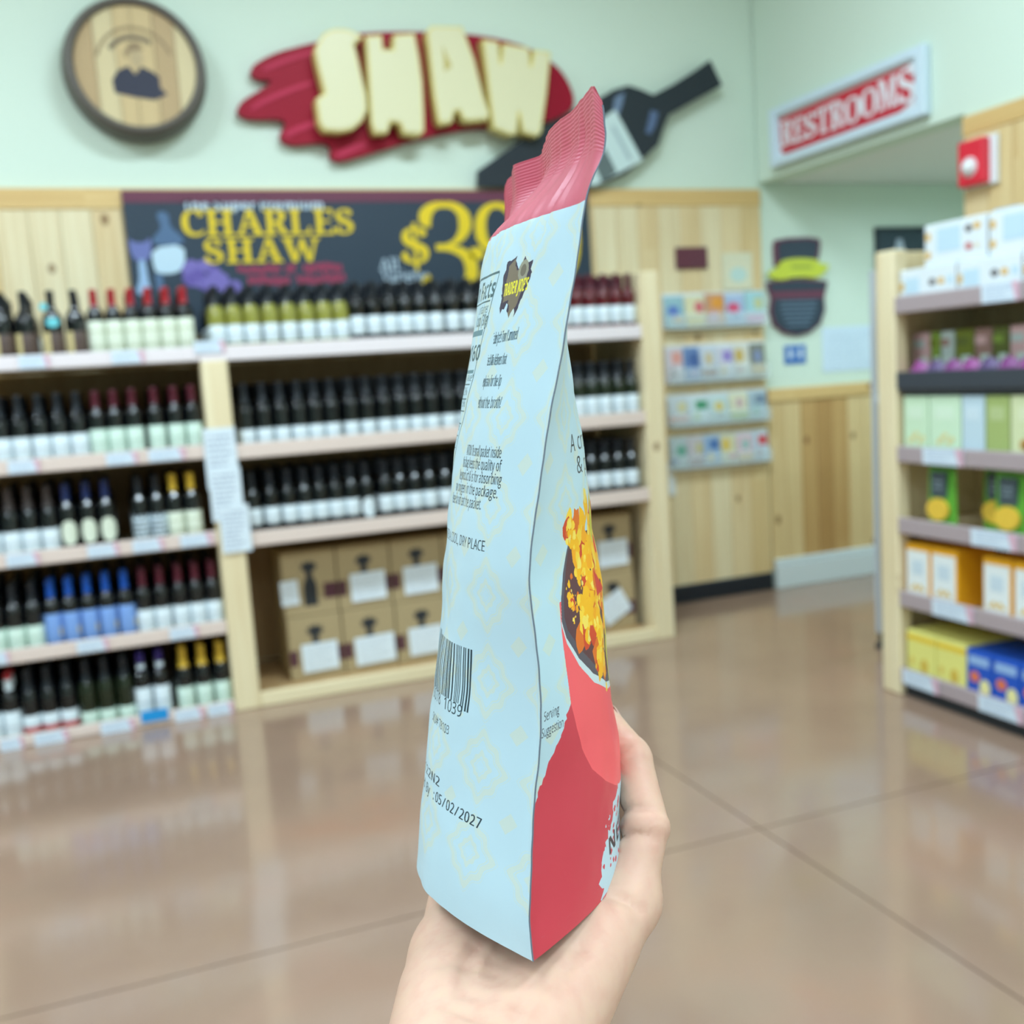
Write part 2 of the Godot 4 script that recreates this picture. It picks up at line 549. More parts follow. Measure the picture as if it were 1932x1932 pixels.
func build_wine_shelves() -> void:
	var o := thing("wine_shelf_unit", "pine wine shelving with five loaded shelves, left of the post with taped-on sheets", "shelf unit")
	var tags := [[[35, 93], [210, 272]], [[15, 75], [200, 260], [280, 350]], [[12, 75], [165, 225], [250, 310], [340, 400]], [[-20, 18], [145, 205], [320, 375]], [[0, 45], [65, 130], [190, 255], [330, 385], [392, 440]]]
	for i in 5:
		var bd := shelf_board(o, -0.70, 0.392, LEFT_LIPS[i], 0.062 if i < 4 else 0.052, M.lip_light if i == 0 else M.lip_beige)
		for t in tags[i]:
			price_tag(bd, t[0], t[1], LEFT_LIPS[i] - 0.03, M.tag)
		if i == 4:
			price_tag(bd, 266, 318, LEFT_LIPS[i] - 0.008, M.tag_blue)
	part("shade_back_board", box_between(Vector3(-0.70, 0.06, -5.485), Vector3(0.44, 1.595, -5.47)), M.shade_dark_wood, o)  # added board, its dark tone stands for shade behind the bottles
	part("side_panel", box_between(Vector3(-0.74, 0, -5.46), Vector3(-0.70, 1.6, SHELF_Z - 0.012), 0.004), M.pine, o)
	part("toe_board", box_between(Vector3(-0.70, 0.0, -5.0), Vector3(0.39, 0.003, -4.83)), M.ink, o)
	o = thing("wine_shelf_unit", "pine wine shelving between two posts with bottle shelves above open floor bay of cartons", "shelf unit")
	for i in 3:
		shelf_board(o, 0.51 if i else 0.394, 2.588 if i else 2.587, MID_LIPS[i], 0.068, M.lip_light if i == 0 else M.lip_beige)
	part("post", box_between(Vector3(0.395, 0, -4.93), Vector3(0.51, 1.598, SHELF_Z + 0.004), 0.006), M.pine, o)
	part("divider_panel", box_between(Vector3(0.44, 0, -5.46), Vector3(0.47, 1.598, -4.93), 0.002), M.pine, o)
	part("post", box_between(Vector3(2.588, 0, -4.93), Vector3(2.70, 1.93, SHELF_Z + 0.004), 0.006), M.pine, o)
	part("divider_panel", box_between(Vector3(2.62, 0, -5.46), Vector3(2.65, 1.93, -4.93), 0.002), M.pine, o)
	part("shade_back_board", box_between(Vector3(0.47, 0.06, -5.485), Vector3(2.62, 1.595, -5.47)), M.shade_dark_wood, o)  # added behind the middle bottles, interior shade put into its tone
	part("kick_board", box_between(Vector3(0.51, 0, -4.84), Vector3(2.588, 0.068, SHELF_Z), 0.006), M.pine_flat, o)
	part("base_board", box_between(Vector3(0.51, 0.03, -5.46), Vector3(2.588, 0.05, -4.84)), M.shade_dark_wood, o)
	price_tag(o, 366, 424, 1.658, M.tag)
	# laminated sheets taped to the left post
	var sh := thing("taped_sheets", "three laminated white sheets taped down the front of the pine post", "sheets", Vector3(0.455, 0.95, SHELF_Z + 0.008))
	for q in [[393, 442, 805, 925], [402, 452, 880, 985], [421, 468, 950, 1045]]:
		var z: float = SHELF_Z + 0.009 + 0.003 * sh.get_child_count()
		var a := on_z(q[0], q[3], z); var b := on_z(q[1], q[2], z)
		var st := begin()
		add_box(st, Vector3.ZERO, Vector3(b.x - a.x, b.y - a.y, 0.0015), 0.0005)
		part("sheet", done(st), M.sheet, sh, (a + b) * 0.5 - sh.position)

# ---------------------------------------------------------------- bottles
var bottle_kinds := {}
func bottle_kind(kind: String) -> Dictionary:
	# claret: high shoulders; sloped: long burgundy shoulders
	if not bottle_kinds.has(kind):
		var body := []; var cap := []
		if kind == "claret":
			body = [[0.0, 0.004], [0.030, 0.0], [0.0345, 0.004], [0.0355, 0.012], [0.0355, 0.185], [0.0347, 0.197], [0.030, 0.209], [0.021, 0.220], [0.0165, 0.229], [0.0150, 0.240], [0.0148, 0.29], [0.0, 0.29]]
		elif kind == "sloped":
			body = [[0.0, 0.004], [0.031, 0.0], [0.0348, 0.004], [0.036, 0.012], [0.036, 0.150], [0.0353, 0.168], [0.033, 0.188], [0.026, 0.208], [0.0195, 0.226], [0.0162, 0.242], [0.0150, 0.29], [0.0, 0.29]]
		else:   # stout
			body = [[0.0, 0.004], [0.034, 0.0], [0.040, 0.004], [0.0415, 0.012], [0.0415, 0.168], [0.039, 0.186], [0.031, 0.204], [0.021, 0.217], [0.0165, 0.228], [0.0150, 0.24], [0.0148, 0.28], [0.0, 0.28]]
		cap = [[0.0157, 0.238], [0.0157, 0.282], [0.0165, 0.284], [0.0165, 0.296], [0.0155, 0.3], [0.0, 0.3005]]
		bottle_kinds[kind] = {"body": lathe(body, 18), "cap": lathe(cap if kind != "sloped" else [[0.0250, 0.2115], [0.0204, 0.226], [0.0170, 0.242], [0.0159, 0.282], [0.0165, 0.284], [0.0165, 0.296], [0.0155, 0.3], [0.0, 0.3005]], 14), "long_cap": lathe([[0.0172, 0.228], [0.0159, 0.242], [0.0157, 0.282], [0.0165, 0.284], [0.0165, 0.296], [0.0155, 0.3], [0.0, 0.3005]], 14), "r": body[4][0]}
	return bottle_kinds[kind]
func band(r: float, y0: float, y1: float, open := true) -> ArrayMesh:
	var half := PI * 0.72 if open else PI
	return lathe([[r + 0.0001, y0], [r + 0.0005, y0 + 0.001], [r + 0.0005, y1 - 0.001], [r + 0.0001, y1]], 16, Vector3.ZERO, 1, -half, half)
func make_bottle(kind: String, glass: Material, cap: Material, label: Material, y0: float, y1: float, label_text: String, group: String, extra := "") -> Node3D:
	var k := bottle_kind(kind)
	var o := thing("wine_bottle", label_text, "bottle", Vector3.ZERO, group)
	o.set_meta("radius", k.r + 0.0007)
	part("glass", k.body, glass, o)
	part("capsule", k.long_cap if kind == "claret" else k.cap, cap, o)
	if extra == "oval":
		var st := begin()
		var r: float = k.r + 0.0007
		var n := 20
		for j in n:
			var pr := []
			for e in [j, j + 1]:
				var t: float = -1.0 + 2.0 * e / n
				pr.append(Vector2(t, sqrt(maxf(0.0, 1.0 - t * t))))
			var P := func(t: float, s: float) -> Vector3:
				return Vector3(sin(t * 1.05) * r, (y0 + y1) * 0.5 + s * (y1 - y0) * 0.5, cos(t * 1.05) * r)
			quad(st, P.call(pr[0].x, -pr[0].y), P.call(pr[0].x, pr[0].y), P.call(pr[1].x, pr[1].y), P.call(pr[1].x, -pr[1].y))
		part("label", done(st), label, o)
	else:
		part("label", band(k.r, y0, y1), label, o)
	match extra:
		"gold_side":
			part("label_stripe", lathe([[k.r + 0.0009, y0], [k.r + 0.0012, y0 + 0.002], [k.r + 0.0012, y1 - 0.002], [k.r + 0.0009, y1]], 6, Vector3.ZERO, 1, -1.15, -0.35), M.label_gold, o)
		"red_foot":
			part("label_stripe", band(k.r + 0.0006, y0, y0 + 0.024), M.print_red, o)
		"neck_band":
			part("neck_label", lathe([[0.0166, 0.232], [0.0178, 0.236], [0.0168, 0.252], [0.0162, 0.254]], 14), M.paper, o)
		"white_neck":
			part("neck_label", lathe([[0.0178, 0.228], [0.0168, 0.242], [0.0166, 0.272], [0.0160, 0.273]], 14), M.paper, o)
		"gold_spot":
			part("label_stripe", lathe([[k.r + 0.0009, y0 + 0.03], [k.r + 0.0012, y0 + 0.034], [k.r + 0.0012, y0 + 0.06], [k.r + 0.0009, y0 + 0.064]], 3, Vector3.ZERO, 1, 0.75, 1.1), M.label_gold, o)
	return o
var last_in_row := {}
func bottle_row(proto: Node3D, us: Array, v: float, base: float, depth := 0.06) -> Array:
	# one bottle for each pixel column; the proto itself is the first
	var out := []
	var r: float = proto.get_meta("radius")
	proto.remove_meta("radius")
	var mid: bool = us[0] > 409
	var spots := []
	for i in us.size():
		var vv := v
		for k in 4:   # follow the plumb line to the shelf board
			vv += (on_z(us[i], vv, SHELF_Z - depth).y - (base + 0.1)) * 380.0
		var p := on_z(us[i], vv, SHELF_Z - depth)
		p.y = base + 0.001
		p.z += rng.randf_range(-0.006, 0.0)
		if mid and base < 1.5:
			p.x = maxf(p.x, 0.512 + r)
		# bottles stand side by side
		if us.size() > 1:
			if last_in_row.has(base):
				p.x = maxf(p.x, last_in_row[base] + r + 0.001)
			last_in_row[base] = p.x + r
		spots.append(p)
	var stop: float = (2.587 if mid else 0.391) - r
	for i in range(spots.size() - 1, -1, -1):   # and stop at the post
		spots[i].x = minf(spots[i].x, stop)
		stop = spots[i].x - 2.0 * r - 0.001
	for i in spots.size():
		var turn := rng.randf_range(-0.12, 0.12)
		if i == 0:
			proto.position = spots[i]
			proto.rotation.y = turn
			out.append(proto)
		else:
			out.append(again(proto, "wine_bottle", spots[i], turn))
	# where each stands, counted from the nearest post; the row right behind it; where the deeper rows stand
	var label: String = proto.get_meta("label")
	var from_tall: bool = us[0] > 1070
	for i in out.size():
		var b: Node3D = out[i]
		var nth: String = ORDINALS[i if mid and not from_tall else out.size() - 1 - i]
		var place := "" if us.size() == 1 else ", %s from the %s post" % [nth, "tall" if from_tall else "taped"]
		b.set_meta("label", label + place)
		var c := again(b, "wine_bottle", b.position + Vector3(0, 0, -0.089), rng.randf_range(-0.3, 0.3))
		c.set_meta("label", "rear " + label + place)
		c.set_meta("group", "rear row of " + str(proto.get_meta("group", "the oval label bottle")))
		for k in 4:
			deep.append(b.position + Vector3(rng.randf_range(-0.004, 0.004), 0, -0.178 - 0.087 * k))
	return out
const ORDINALS := ["first", "second", "third", "fourth", "fifth", "sixth", "seventh", "eighth", "ninth", "tenth", "eleventh", "twelfth", "thirteenth", "fourteenth", "fifteenth", "sixteenth", "seventeenth", "eighteenth", "nineteenth", "twentieth", "twenty-first", "twenty-second", "twenty-third", "twenty-fourth", "twenty-fifth"]
var deep := []
func build_deep_rows() -> void:
	# rows three to six stand in the dark behind the two front rows
	var mm := MultiMesh.new()
	mm.transform_format = MultiMesh.TRANSFORM_3D
	# the same make of bottle as in front: glass, label and capsule
	var whole := ArrayMesh.new()
	for piece in [[[[0.0, 0.004], [0.034, 0.0], [0.0355, 0.012], [0.0355, 0.185], [0.030, 0.209], [0.0165, 0.229], [0.0148, 0.29]], M.glass_black], [[[0.0356, 0.03], [0.036, 0.031], [0.036, 0.124], [0.0356, 0.125]], M.label_white], [[[0.0168, 0.230], [0.0159, 0.282], [0.0165, 0.296], [0.0, 0.3]], M.cap_black]]:
		whole.add_surface_from_arrays(Mesh.PRIMITIVE_TRIANGLES, lathe(piece[0], 10).surface_get_arrays(0))
		whole.surface_set_material(whole.get_surface_count() - 1, piece[1])
	mm.mesh = whole
	mm.instance_count = deep.size()
	for i in deep.size():
		mm.set_instance_transform(i, Transform3D(Basis.IDENTITY, deep[i]))
	var o := MultiMeshInstance3D.new()
	o.name = "deep_bottle_rows"
	o.multimesh = mm
	add_child(o)
	tag(o, "labelled wine bottles standing deep in the shelves behind the front two rows", "bottles")
	o.set_meta("kind", "stuff")
func build_bottles() -> void:
	var L := []
	for y in LEFT_LIPS:
		L.append(y - 0.036)
	# left unit, top shelf
	var row := bottle_row(make_bottle("stout", M.glass_black, M.cap_black, M.label_umber, 0.03, 0.125, "stout black wine bottle, brown and gold label, top shelf", "brown label bottles on the top shelf", "gold_side"), [-38, 7, 51, 146], 600, L[0])
	var odd: Node3D = again(row[0], "wine_bottle", Vector3.ZERO)
	odd.set_meta("label", "stout black wine bottle wearing round turquoise neck tags on the top shelf")
	var p := on_z(98, 600, SHELF_Z - 0.052)
	odd.position = Vector3(p.x, L[0] + 0.001, p.z - 0.008)
	var td := prism(ellipse(Vector2.ZERO, 0.016, 0.016), -0.001, 0.001)
	part("neck_tag", td, M.teal, odd, Vector3(-0.028, 0.232, 0.03))
	part("neck_tag", prism(ellipse(Vector2.ZERO, 0.026, 0.02), -0.001, 0.001), M.teal, odd, Vector3(0.002, 0.165, 0.05))
	bottle_row(make_bottle("claret", M.glass_black, M.cap_red, M.label_cream, 0.022, 0.165, "black wine bottle, cream label, red capsule, top shelf", "red capsule bottles on the top shelf"), [182, 218, 253, 289, 324, 360], 600, L[0])
	# second shelf
	bottle_row(make_bottle("sloped", M.glass_black, M.cap_black, M.label_white, 0.03, 0.125, "black wine bottle, white label, black capsule, second shelf", "white label bottles on the left second shelf"), [-32, 5, 41, 79, 115, 151], 820, L[1])
	bottle_row(make_bottle("claret", M.glass_black, M.cap_wine, M.label_sage, 0.028, 0.135, "black wine bottle, pale label, wine-red capsule, second shelf", "pale green label bottles on the second shelf"), [187, 221, 256, 297, 334, 368], 820, L[1])
	# third shelf
	bottle_row(make_bottle("sloped", M.glass_black, M.cap_umber, M.label_white, 0.025, 0.12, "black wine bottle, white label, brown capsule, third shelf", "brown capsule bottles on the third shelf"), [-14, 23, 59, 96], 970, L[2])
	bottle_row(make_bottle("claret", M.glass_black, M.cap_navy, M.label_cream, 0.04, 0.145, "black wine bottle, oval label, navy capsule, third shelf", "oval label bottles on the third shelf", "oval"), [131, 169, 205], 970, L[2])
	bottle_row(make_bottle("claret", M.glass_black, M.cap_black, M.label_busy, 0.025, 0.135, "black wine bottle, busy printed label, third shelf", "printed label bottles on the third shelf"), [267, 300], 965, L[2])
	bottle_row(make_bottle("claret", M.glass_black, M.cap_gold, M.label_cream, 0.025, 0.135, "black wine bottle, cream label, gold capsule, third shelf", "gold capsule bottles on the third shelf"), [332, 366], 960, L[2])
	# fourth shelf
	bottle_row(make_bottle("claret", M.glass_black, M.cap_black, M.label_sage, 0.025, 0.12, "black wine bottle, pale label, black capsule, fourth shelf", "black capsule bottles on the fourth shelf"), [-5, 31, 67], 1150, L[3])
	bottle_row(make_bottle("claret", M.glass_black, M.cap_blue, M.label_sky, 0.03, 0.158, "black wine bottle, sky blue label, fourth shelf", "blue label bottles on the fourth shelf", "gold_spot"), [102, 136, 171, 206, 241], 1150, L[3])
	bottle_row(make_bottle("claret", M.glass_black, M.cap_wine, M.label_white, 0.025, 0.125, "black wine bottle, white label, wine-red capsule, fourth shelf", "wine-red capsule bottles on the fourth shelf"), [275, 308, 343, 377, 411], 1140, L[3])
	# bottom shelf
	bottle_row(make_bottle("claret", M.glass_black, M.cap_red, M.label_white, 0.012, 0.135, "black wine bottle, white neck, red top, bottom shelf", "white neck bottles on the bottom shelf", "white_neck"), [-12, 24], 1330, L[4])
	bottle_row(make_bottle("sloped", M.glass_black, M.cap_black, M.label_white, 0.03, 0.105, "black wine bottle, red-footed label, bottom shelf", "red striped label bottles on the bottom shelf", "red_foot"), [60, 95, 131], 1320, L[4])
	bottle_row(make_bottle("sloped", M.glass_green, M.cap_black, M.label_sage, 0.02, 0.08, "dark green wine bottle, low label, bottom shelf", "low label bottles on the bottom shelf"), [168, 203, 239], 1310, L[4])
	bottle_row(make_bottle("claret", M.glass_black, M.cap_violet, M.label_white, 0.02, 0.15, "black wine bottle, violet capsule, bottom shelf", "violet capsule bottles on the bottom shelf", "neck_band"), [271, 307], 1300, L[4])
	bottle_row(make_bottle("sloped", M.glass_black, M.cap_gold, M.label_sage, 0.02, 0.125, "black wine bottle, gold capsule, bottom shelf", "gold capsule bottles on the bottom shelf"), [351, 386, 422], 1290, L[4])
	# middle unit
	var T: float = MID_LIPS[0] - 0.036
	bottle_row(make_bottle("sloped", M.glass_straw, M.cap_black, M.label_white, 0.045, 0.125, "straw-green wine bottle, white label, top shelf", "straw-green bottles on the top shelf"), [411, 444, 477, 512, 547, 581, 614, 645], 600, T)
	bottle_row(make_bottle("claret", M.glass_black, M.cap_black, M.label_white, 0.058, 0.14, "black wine bottle below the dark banner", "black bottles below the banner"), [676, 707, 737, 765, 793, 823, 855, 885, 914, 943, 970, 998, 1025], 590, T)
	bottle_row(make_bottle("claret", M.glass_ruby, M.cap_wine, M.label_white, 0.055, 0.14, "ruby red wine bottle, top shelf", "ruby bottles on the top shelf"), [1080, 1104, 1128, 1153, 1178, 1203], 560, T)
	T = MID_LIPS[1] - 0.036
	bottle_row(make_bottle("sloped", M.glass_black, M.cap_black, M.label_white, 0.02, 0.095, "black sloped wine bottle, low white label, middle second shelf", "sloped bottles on the middle second shelf"), [466, 500, 533, 566, 597, 628, 663, 695, 727, 757, 787, 816, 847, 876, 905, 933, 961, 989, 1016, 1042, 1067], 780, T)
	bottle_row(make_bottle("sloped", M.glass_green, M.cap_black, M.label_white, 0.03, 0.125, "dark green wine bottle, middle second shelf", "green bottles on the middle second shelf"), [1092, 1117, 1142, 1168, 1193], 740, T)
	T = MID_LIPS[2] - 0.036
	bottle_row(make_bottle("claret", M.glass_black, M.cap_black, M.label_white, 0.06, 0.135, "black wine bottle on shelf above the cartons", "black bottles above the cartons"), [480, 515, 548, 578, 606, 632, 658, 729, 755, 782, 812, 842, 870, 899, 928, 956, 984, 1012, 1040, 1067, 1093, 1118, 1143, 1168, 1193], 910, T)
	var ov := make_bottle("claret", M.glass_black, M.cap_black, M.label_white, 0.04, 0.135, "black wine bottle with oval white label on the shelf above the cartons", "", "oval")
	bottle_row(ov, [694], 915, T)

# ---------------------------------------------------------------- cartons of wine on the floor bay
func carton(at: Vector3, label: String, card: Array, cut: bool) -> void:
	var o := thing("wine_carton", label, "carton", at, "wine cartons in the floor bay")
	var w := 0.262; var h := 0.31; var d := 0.36
	part("box", box(Vector3(0, h * 0.5, -d * 0.5), Vector3(w, h, d), 0.004), M.kraft, o)
	part("flap", box(Vector3(0, h + 0.001, -d * 0.25), Vector3(w - 0.006, 0.003, d * 0.48), 0.001), M.kraft_flap, o)
	part("flap", box(Vector3(0, h + 0.001, -d * 0.75), Vector3(w - 0.006, 0.003, d * 0.48), 0.001), M.kraft_flap, o)
	# printed bottle and crest
	var b := PackedVector2Array([Vector2(-0.033, 0.045), Vector2(0.033, 0.045), Vector2(0.033, 0.14), Vector2(0.027, 0.165), Vector2(0.016, 0.182), Vector2(0.015, 0.225), Vector2(-0.015, 0.225), Vector2(-0.016, 0.182), Vector2(-0.027, 0.165), Vector2(-0.033, 0.14)])
	part("printed_bottle", prism(b, 0.0, 0.0012), M.ink, o)
	var cr := PackedVector2Array()
	for i in 18:
		var a := TAU * i / 18
		var r := 0.03 if i % 2 == 0 else 0.021
		cr.append(Vector2(cos(a) * r * 1.5, 0.236 + sin(a) * r * 1.0))
	part("printed_crest", prism(cr, 0.0, 0.0016), M.ink, o)
	part("printed_patch", box(Vector3(w * 0.5 - 0.034, 0.11, 0.0006), Vector3(0.066, 0.075, 0.0012)), M.ink_wine, o)
	part("printed_patch", box(Vector3(-w * 0.5 + 0.02, 0.11, 0.0006), Vector3(0.038, 0.075, 0.0012)), M.ink_wine, o)
	if card.size():
		var c := box(Vector3.ZERO, Vector3(card[2], card[3], 0.002), 0.0008)
		var k := part("price_card", c, M.card_white, o, Vector3(card[0], card[1], 0.006))
		k.rotation.z = card[4]
func build_cartons() -> void:
	var z := -4.97
	var xs := [0.81, 1.078, 1.346, 1.614, 1.882, 2.15, 2.418]
	var spots := ["beside the taped post", "second from the taped post", "third from the taped post", "fourth from the taped post", "fifth from the taped post", "sixth from the taped post", "beside the tall post"]
	for i in xs.size():
		for lev in 2:
			var card := [0.015, 0.105, 0.175, 0.14, 0.02]
			var what := "with white card"
			if i == 0 and lev == 1:
				card = [-0.1, 0.12, 0.085, 0.12, 0.03]
				what = "showing its printed bottle"
			elif i == 1 and lev == 0:
				card = [0.02, 0.1, 0.2, 0.14, 0.03]
			elif i == 6 and lev == 0:
				card = [0.0, 0.125, 0.17, 0.14, 0.5]
				what = "with tilted white card"
			carton(Vector3(xs[i] + (0.004 if lev == 0 else 0.0), 0.051 + lev * 0.314, z), "brown %s wine carton %s, %s" % ["upper" if lev else "lower", what, spots[i]], card, false)

# ---------------------------------------------------------------- signs on the back wall
func build_signs() -> void:
	# barrel head
	var o := thing("barrel_head_sign", "round oak barrel head with printed seated figure hung on mint wall", "sign", Vector3(0.29, 3.0, WALL_Z))
	part("hoop", lathe([[0.322, 0.0], [0.33, 0.012], [0.326, 0.05], [0.318, 0.1], [0.305, 0.135], [0.285, 0.137], [0.276, 0.128], [0.272, 0.105]], 48, Vector3.ZERO, 2), plain(rgb(92, 86, 78), 0.45), o)
	var woods := [plain(rgb(206, 180, 132), 0.6), plain(rgb(214, 196, 152), 0.6), plain(rgb(186, 158, 116), 0.6)]
	var r := 0.272
	var edges := [-0.272, -0.175, -0.085, -0.005, 0.09, 0.185, 0.272]
	for i in 6:
		var poly := PackedVector2Array()
		var a: float = edges[i] + 0.0015; var b: float = edges[i + 1] - 0.0015
		for k in 9:
			var x := lerpf(a, b, k / 8.0)
			poly.append(Vector2(x, sqrt(maxf(0.0001, r * r - x * x))))
		for k in 9:
			var x := lerpf(b, a, k / 8.0)
			poly.append(Vector2(x, -sqrt(maxf(0.0001, r * r - x * x))))
		part("head_board", prism(poly, 0.09, 0.112), woods[[2, 1, 0, 0, 2, 1][i]], o)
	var ink := plain(rgb(52, 54, 70), 0.7)
	var sepia := plain(rgb(150, 128, 96), 0.7)
	part("printed_figure", prism(PackedVector2Array([Vector2(-0.106, -0.123), Vector2(-0.112, -0.067), Vector2(-0.083, -0.022), Vector2(-0.035, 0.000), Vector2(-0.006, -0.039), Vector2(0.024, 0.000), Vector2(0.071, -0.022), Vector2(0.100, -0.045), Vector2(0.100, -0.095), Vector2(0.130, -0.123), Vector2(0.071, -0.151), Vector2(-0.024, -0.140)]), 0.112, 0.1135), ink, o)
	part("printed_head", prism(ellipse(Vector2(0.006, 0.039), 0.03, 0.042), 0.112, 0.1133), plain(rgb(188, 166, 128), 0.7), o)
	part("printed_hat", prism(PackedVector2Array([Vector2(-0.050, 0.062), Vector2(-0.035, 0.073), Vector2(-0.024, 0.101), Vector2(0.012, 0.112), Vector2(0.035, 0.090), Vector2(0.041, 0.074), Vector2(0.024, 0.074), Vector2(-0.018, 0.067), Vector2(-0.041, 0.034)]), 0.112, 0.1136), sepia, o)
	for q in [[0.165, 0.014, sepia, 0.35, 2.9], [0.12, 0.022, plain(rgb(118, 104, 84), 0.7), 0.95, 2.55]]:
		var poly := PackedVector2Array()
		for k in 21:
			var a: float = lerpf(q[3], q[4], k / 20.0)
			poly.append(Vector2(cos(a), sin(a)) * (q[0] + q[1]))
		for k in 21:
			var a: float = lerpf(q[4], q[3], k / 20.0)
			poly.append(Vector2(cos(a), sin(a)) * q[0])
		part("printed_arc", prism(poly, 0.112, 0.113), q[2], o)

	# wine splash with raised letters and a bottle cut-out
	var zs := -5.455
	var sp := thing("wine_sign", "red wine splash sign with raised cream letters and black bottle cut-out above the banner", "sign", Vector3(1.7, 2.5, WALL_Z))
	var off := -sp.position
	var red := plain(rgb(152, 20, 44), 0.5, 0.3)
	var streak := plain(rgb(190, 52, 82), 0.5, 0.3)
	var splash := [[594, 80], [565, 87], [523, 98], [490, 114], [473, 128], [474, 143], [492, 150], [512, 150], [508, 160], [479, 176], [456, 191], [446, 207], [453, 219], [477, 225], [527, 223], [541, 231], [531, 246], [528, 259], [536, 269], [555, 274], [598, 269], [620, 270], [626, 280], [622, 293], [630, 303], [647, 304], [679, 295], [782, 264], [860, 246], [912, 240], [960, 240], [1000, 238], [1050, 225], [1080, 207], [1084, 186], [1077, 163], [1062, 137], [1043, 118], [1000, 90], [940, 72], [872, 63], [790, 59], [690, 61], [640, 68]]
	part("splash_panel", prism(outline(splash, zs, 1), WALL_Z - 0.005, zs), red, sp, off)
	for q in [[[494, 128], [540, 108], [600, 92], [600, 100], [545, 116], [496, 137]], [[470, 204], [500, 184], [560, 160], [590, 152], [590, 160], [560, 170], [500, 195], [474, 210]], [[536, 250], [560, 238], [600, 224], [602, 236], [560, 250], [540, 262]], [[632, 292], [650, 280], [690, 266], [694, 276], [655, 292], [636, 300]]]:
		part("splash_streak", prism(outline(q, zs, 1), zs - 0.001, zs + 0.004), streak, sp, off)
	var rim := plain(rgb(228, 212, 132), 0.45)
	var face := plain(rgb(226, 220, 180), 0.4)
	var zl := -5.36
	var letters := [
		[[597, 84], [610, 63], [630, 54], [655, 55], [680, 66], [684, 70], [668, 84], [675, 110], [684, 150], [691, 180], [693, 206], [684, 228], [666, 244], [642, 249], [612, 246], [602, 232], [596, 187], [612, 175], [599, 124], [594, 98]],
		[[690, 68], [720, 66], [723, 93], [741, 93], [743, 66], [782, 63], [790, 104], [797, 155], [800, 220], [800, 248], [793, 255], [762, 252], [754, 233], [737, 230], [731, 251], [707, 252], [700, 233], [694, 130]],
		[[805, 60], [813, 49], [872, 50], [878, 67], [894, 109], [912, 181], [924, 216], [920, 226], [885, 229], [874, 226], [866, 209], [857, 212], [853, 231], [832, 235], [826, 226], [818, 180]],
		[[910, 74], [940, 79], [944, 118], [949, 82], [998, 91], [1001, 124], [1007, 94], [1039, 98], [1031, 180], [1021, 250], [1012, 258], [986, 250], [979, 214], [975, 253], [962, 255], [931, 242], [925, 200]]]
	for q in letters:
		var poly := outline(q, zl)
		var lt := part("raised_letter", prism(poly, zl - 0.085, zl - 0.012), rim, sp, off)
		# yellow rim round the cream face
		part("letter_rim", prism(poly, zl - 0.012, zl), rim, lt)
		var inner := Geometry2D.offset_polygon(poly, -0.011)
		if inner.size():
			part("letter_face", prism(inner[0], zl - 0.001, zl + 0.006), face, lt)
	part("letter_slot_shade", prism(outline([[834, 86], [852, 126], [838, 136]], zl), zl + 0.002, zl + 0.0075), plain(rgb(196, 178, 104), 0.5), sp, off)  # raised darker triangle in place of a cut hole, shade put into colour
	for q in [[640, 236], [740, 225], [860, 200], [960, 220]]:
		var c := on_z(q[0], q[1] - 40, zl)
		part("stand_off", lathe([[0.012, 0.0], [0.012, 0.08]], 8, Vector3(c.x, c.y, -5.455), 2), M.dark_metal, sp, off)
	var zb := -5.43
	var bot := part("bottle_cutout", prism(outline([[1340, 113], [1363, 161], [1317, 186], [1262, 217], [1251, 245], [1242, 273], [1212, 301], [1180, 328], [1120, 352], [902, 352], [902, 322], [984, 264], [1028, 239], [1090, 207], [1140, 180], [1158, 169], [1186, 161], [1208, 168], [1233, 179], [1273, 158], [1317, 130]], zb), zb - 0.03, zb), plain(rgb(28, 38, 48), 0.45), sp, off)
	part("bottle_label", prism(outline([[1118, 236], [1160, 207], [1212, 303], [1120, 351], [1070, 330]], zb), zb, zb + 0.003), plain(rgb(206, 226, 224), 0.5), bot)
	part("label_emblem", prism(outline([[1118, 306], [1141, 280], [1163, 325], [1136, 344]], zb), zb + 0.003, zb + 0.0045), plain(rgb(98, 112, 112), 0.6), bot)
	part("label_print", prism(outline([[1152, 240], [1158, 237], [1192, 300], [1186, 304]], zb), zb + 0.003, zb + 0.0045), plain(rgb(170, 190, 194), 0.6), bot)
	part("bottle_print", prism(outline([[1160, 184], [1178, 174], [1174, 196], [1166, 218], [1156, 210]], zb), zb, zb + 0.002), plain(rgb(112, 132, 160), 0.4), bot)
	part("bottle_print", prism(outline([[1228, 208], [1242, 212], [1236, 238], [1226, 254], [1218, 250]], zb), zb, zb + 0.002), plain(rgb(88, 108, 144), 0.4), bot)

	# chalk banner
	var zt := -5.462
	var bn := thing("wine_banner", "dark slate banner with yellow wine lettering and chalk grapes behind the top bottles", "banner", Vector3(1.4, 1.75, WALL_Z))
	off = -bn.position
	var tl := on_z(228, 359, zt); var tr := on_z(1109, 357, zt)
	part("board", box_between(Vector3(tl.x, 1.75, WALL_Z + 0.017), Vector3(tr.x, tl.y, zt), 0.002), M.slate, bn, off)
	part("top_band", box_between(Vector3(tl.x, tl.y - 0.058, zt), Vector3(tr.x, tl.y, zt + 0.002)), M.maroon, bn, off)
	lettering_px("The Super Premium", "sans_bold", bn, M.chalk, [346, 377, 608, 402], zt, 0.002)
	lettering_px("CHARLES", "serif_bold", bn, M.yellow, [345, 394, 664, 446], zt, 0.003)
	lettering_px("SHAW", "serif_bold", bn, M.yellow, [387, 448, 602, 498], zt, 0.004)
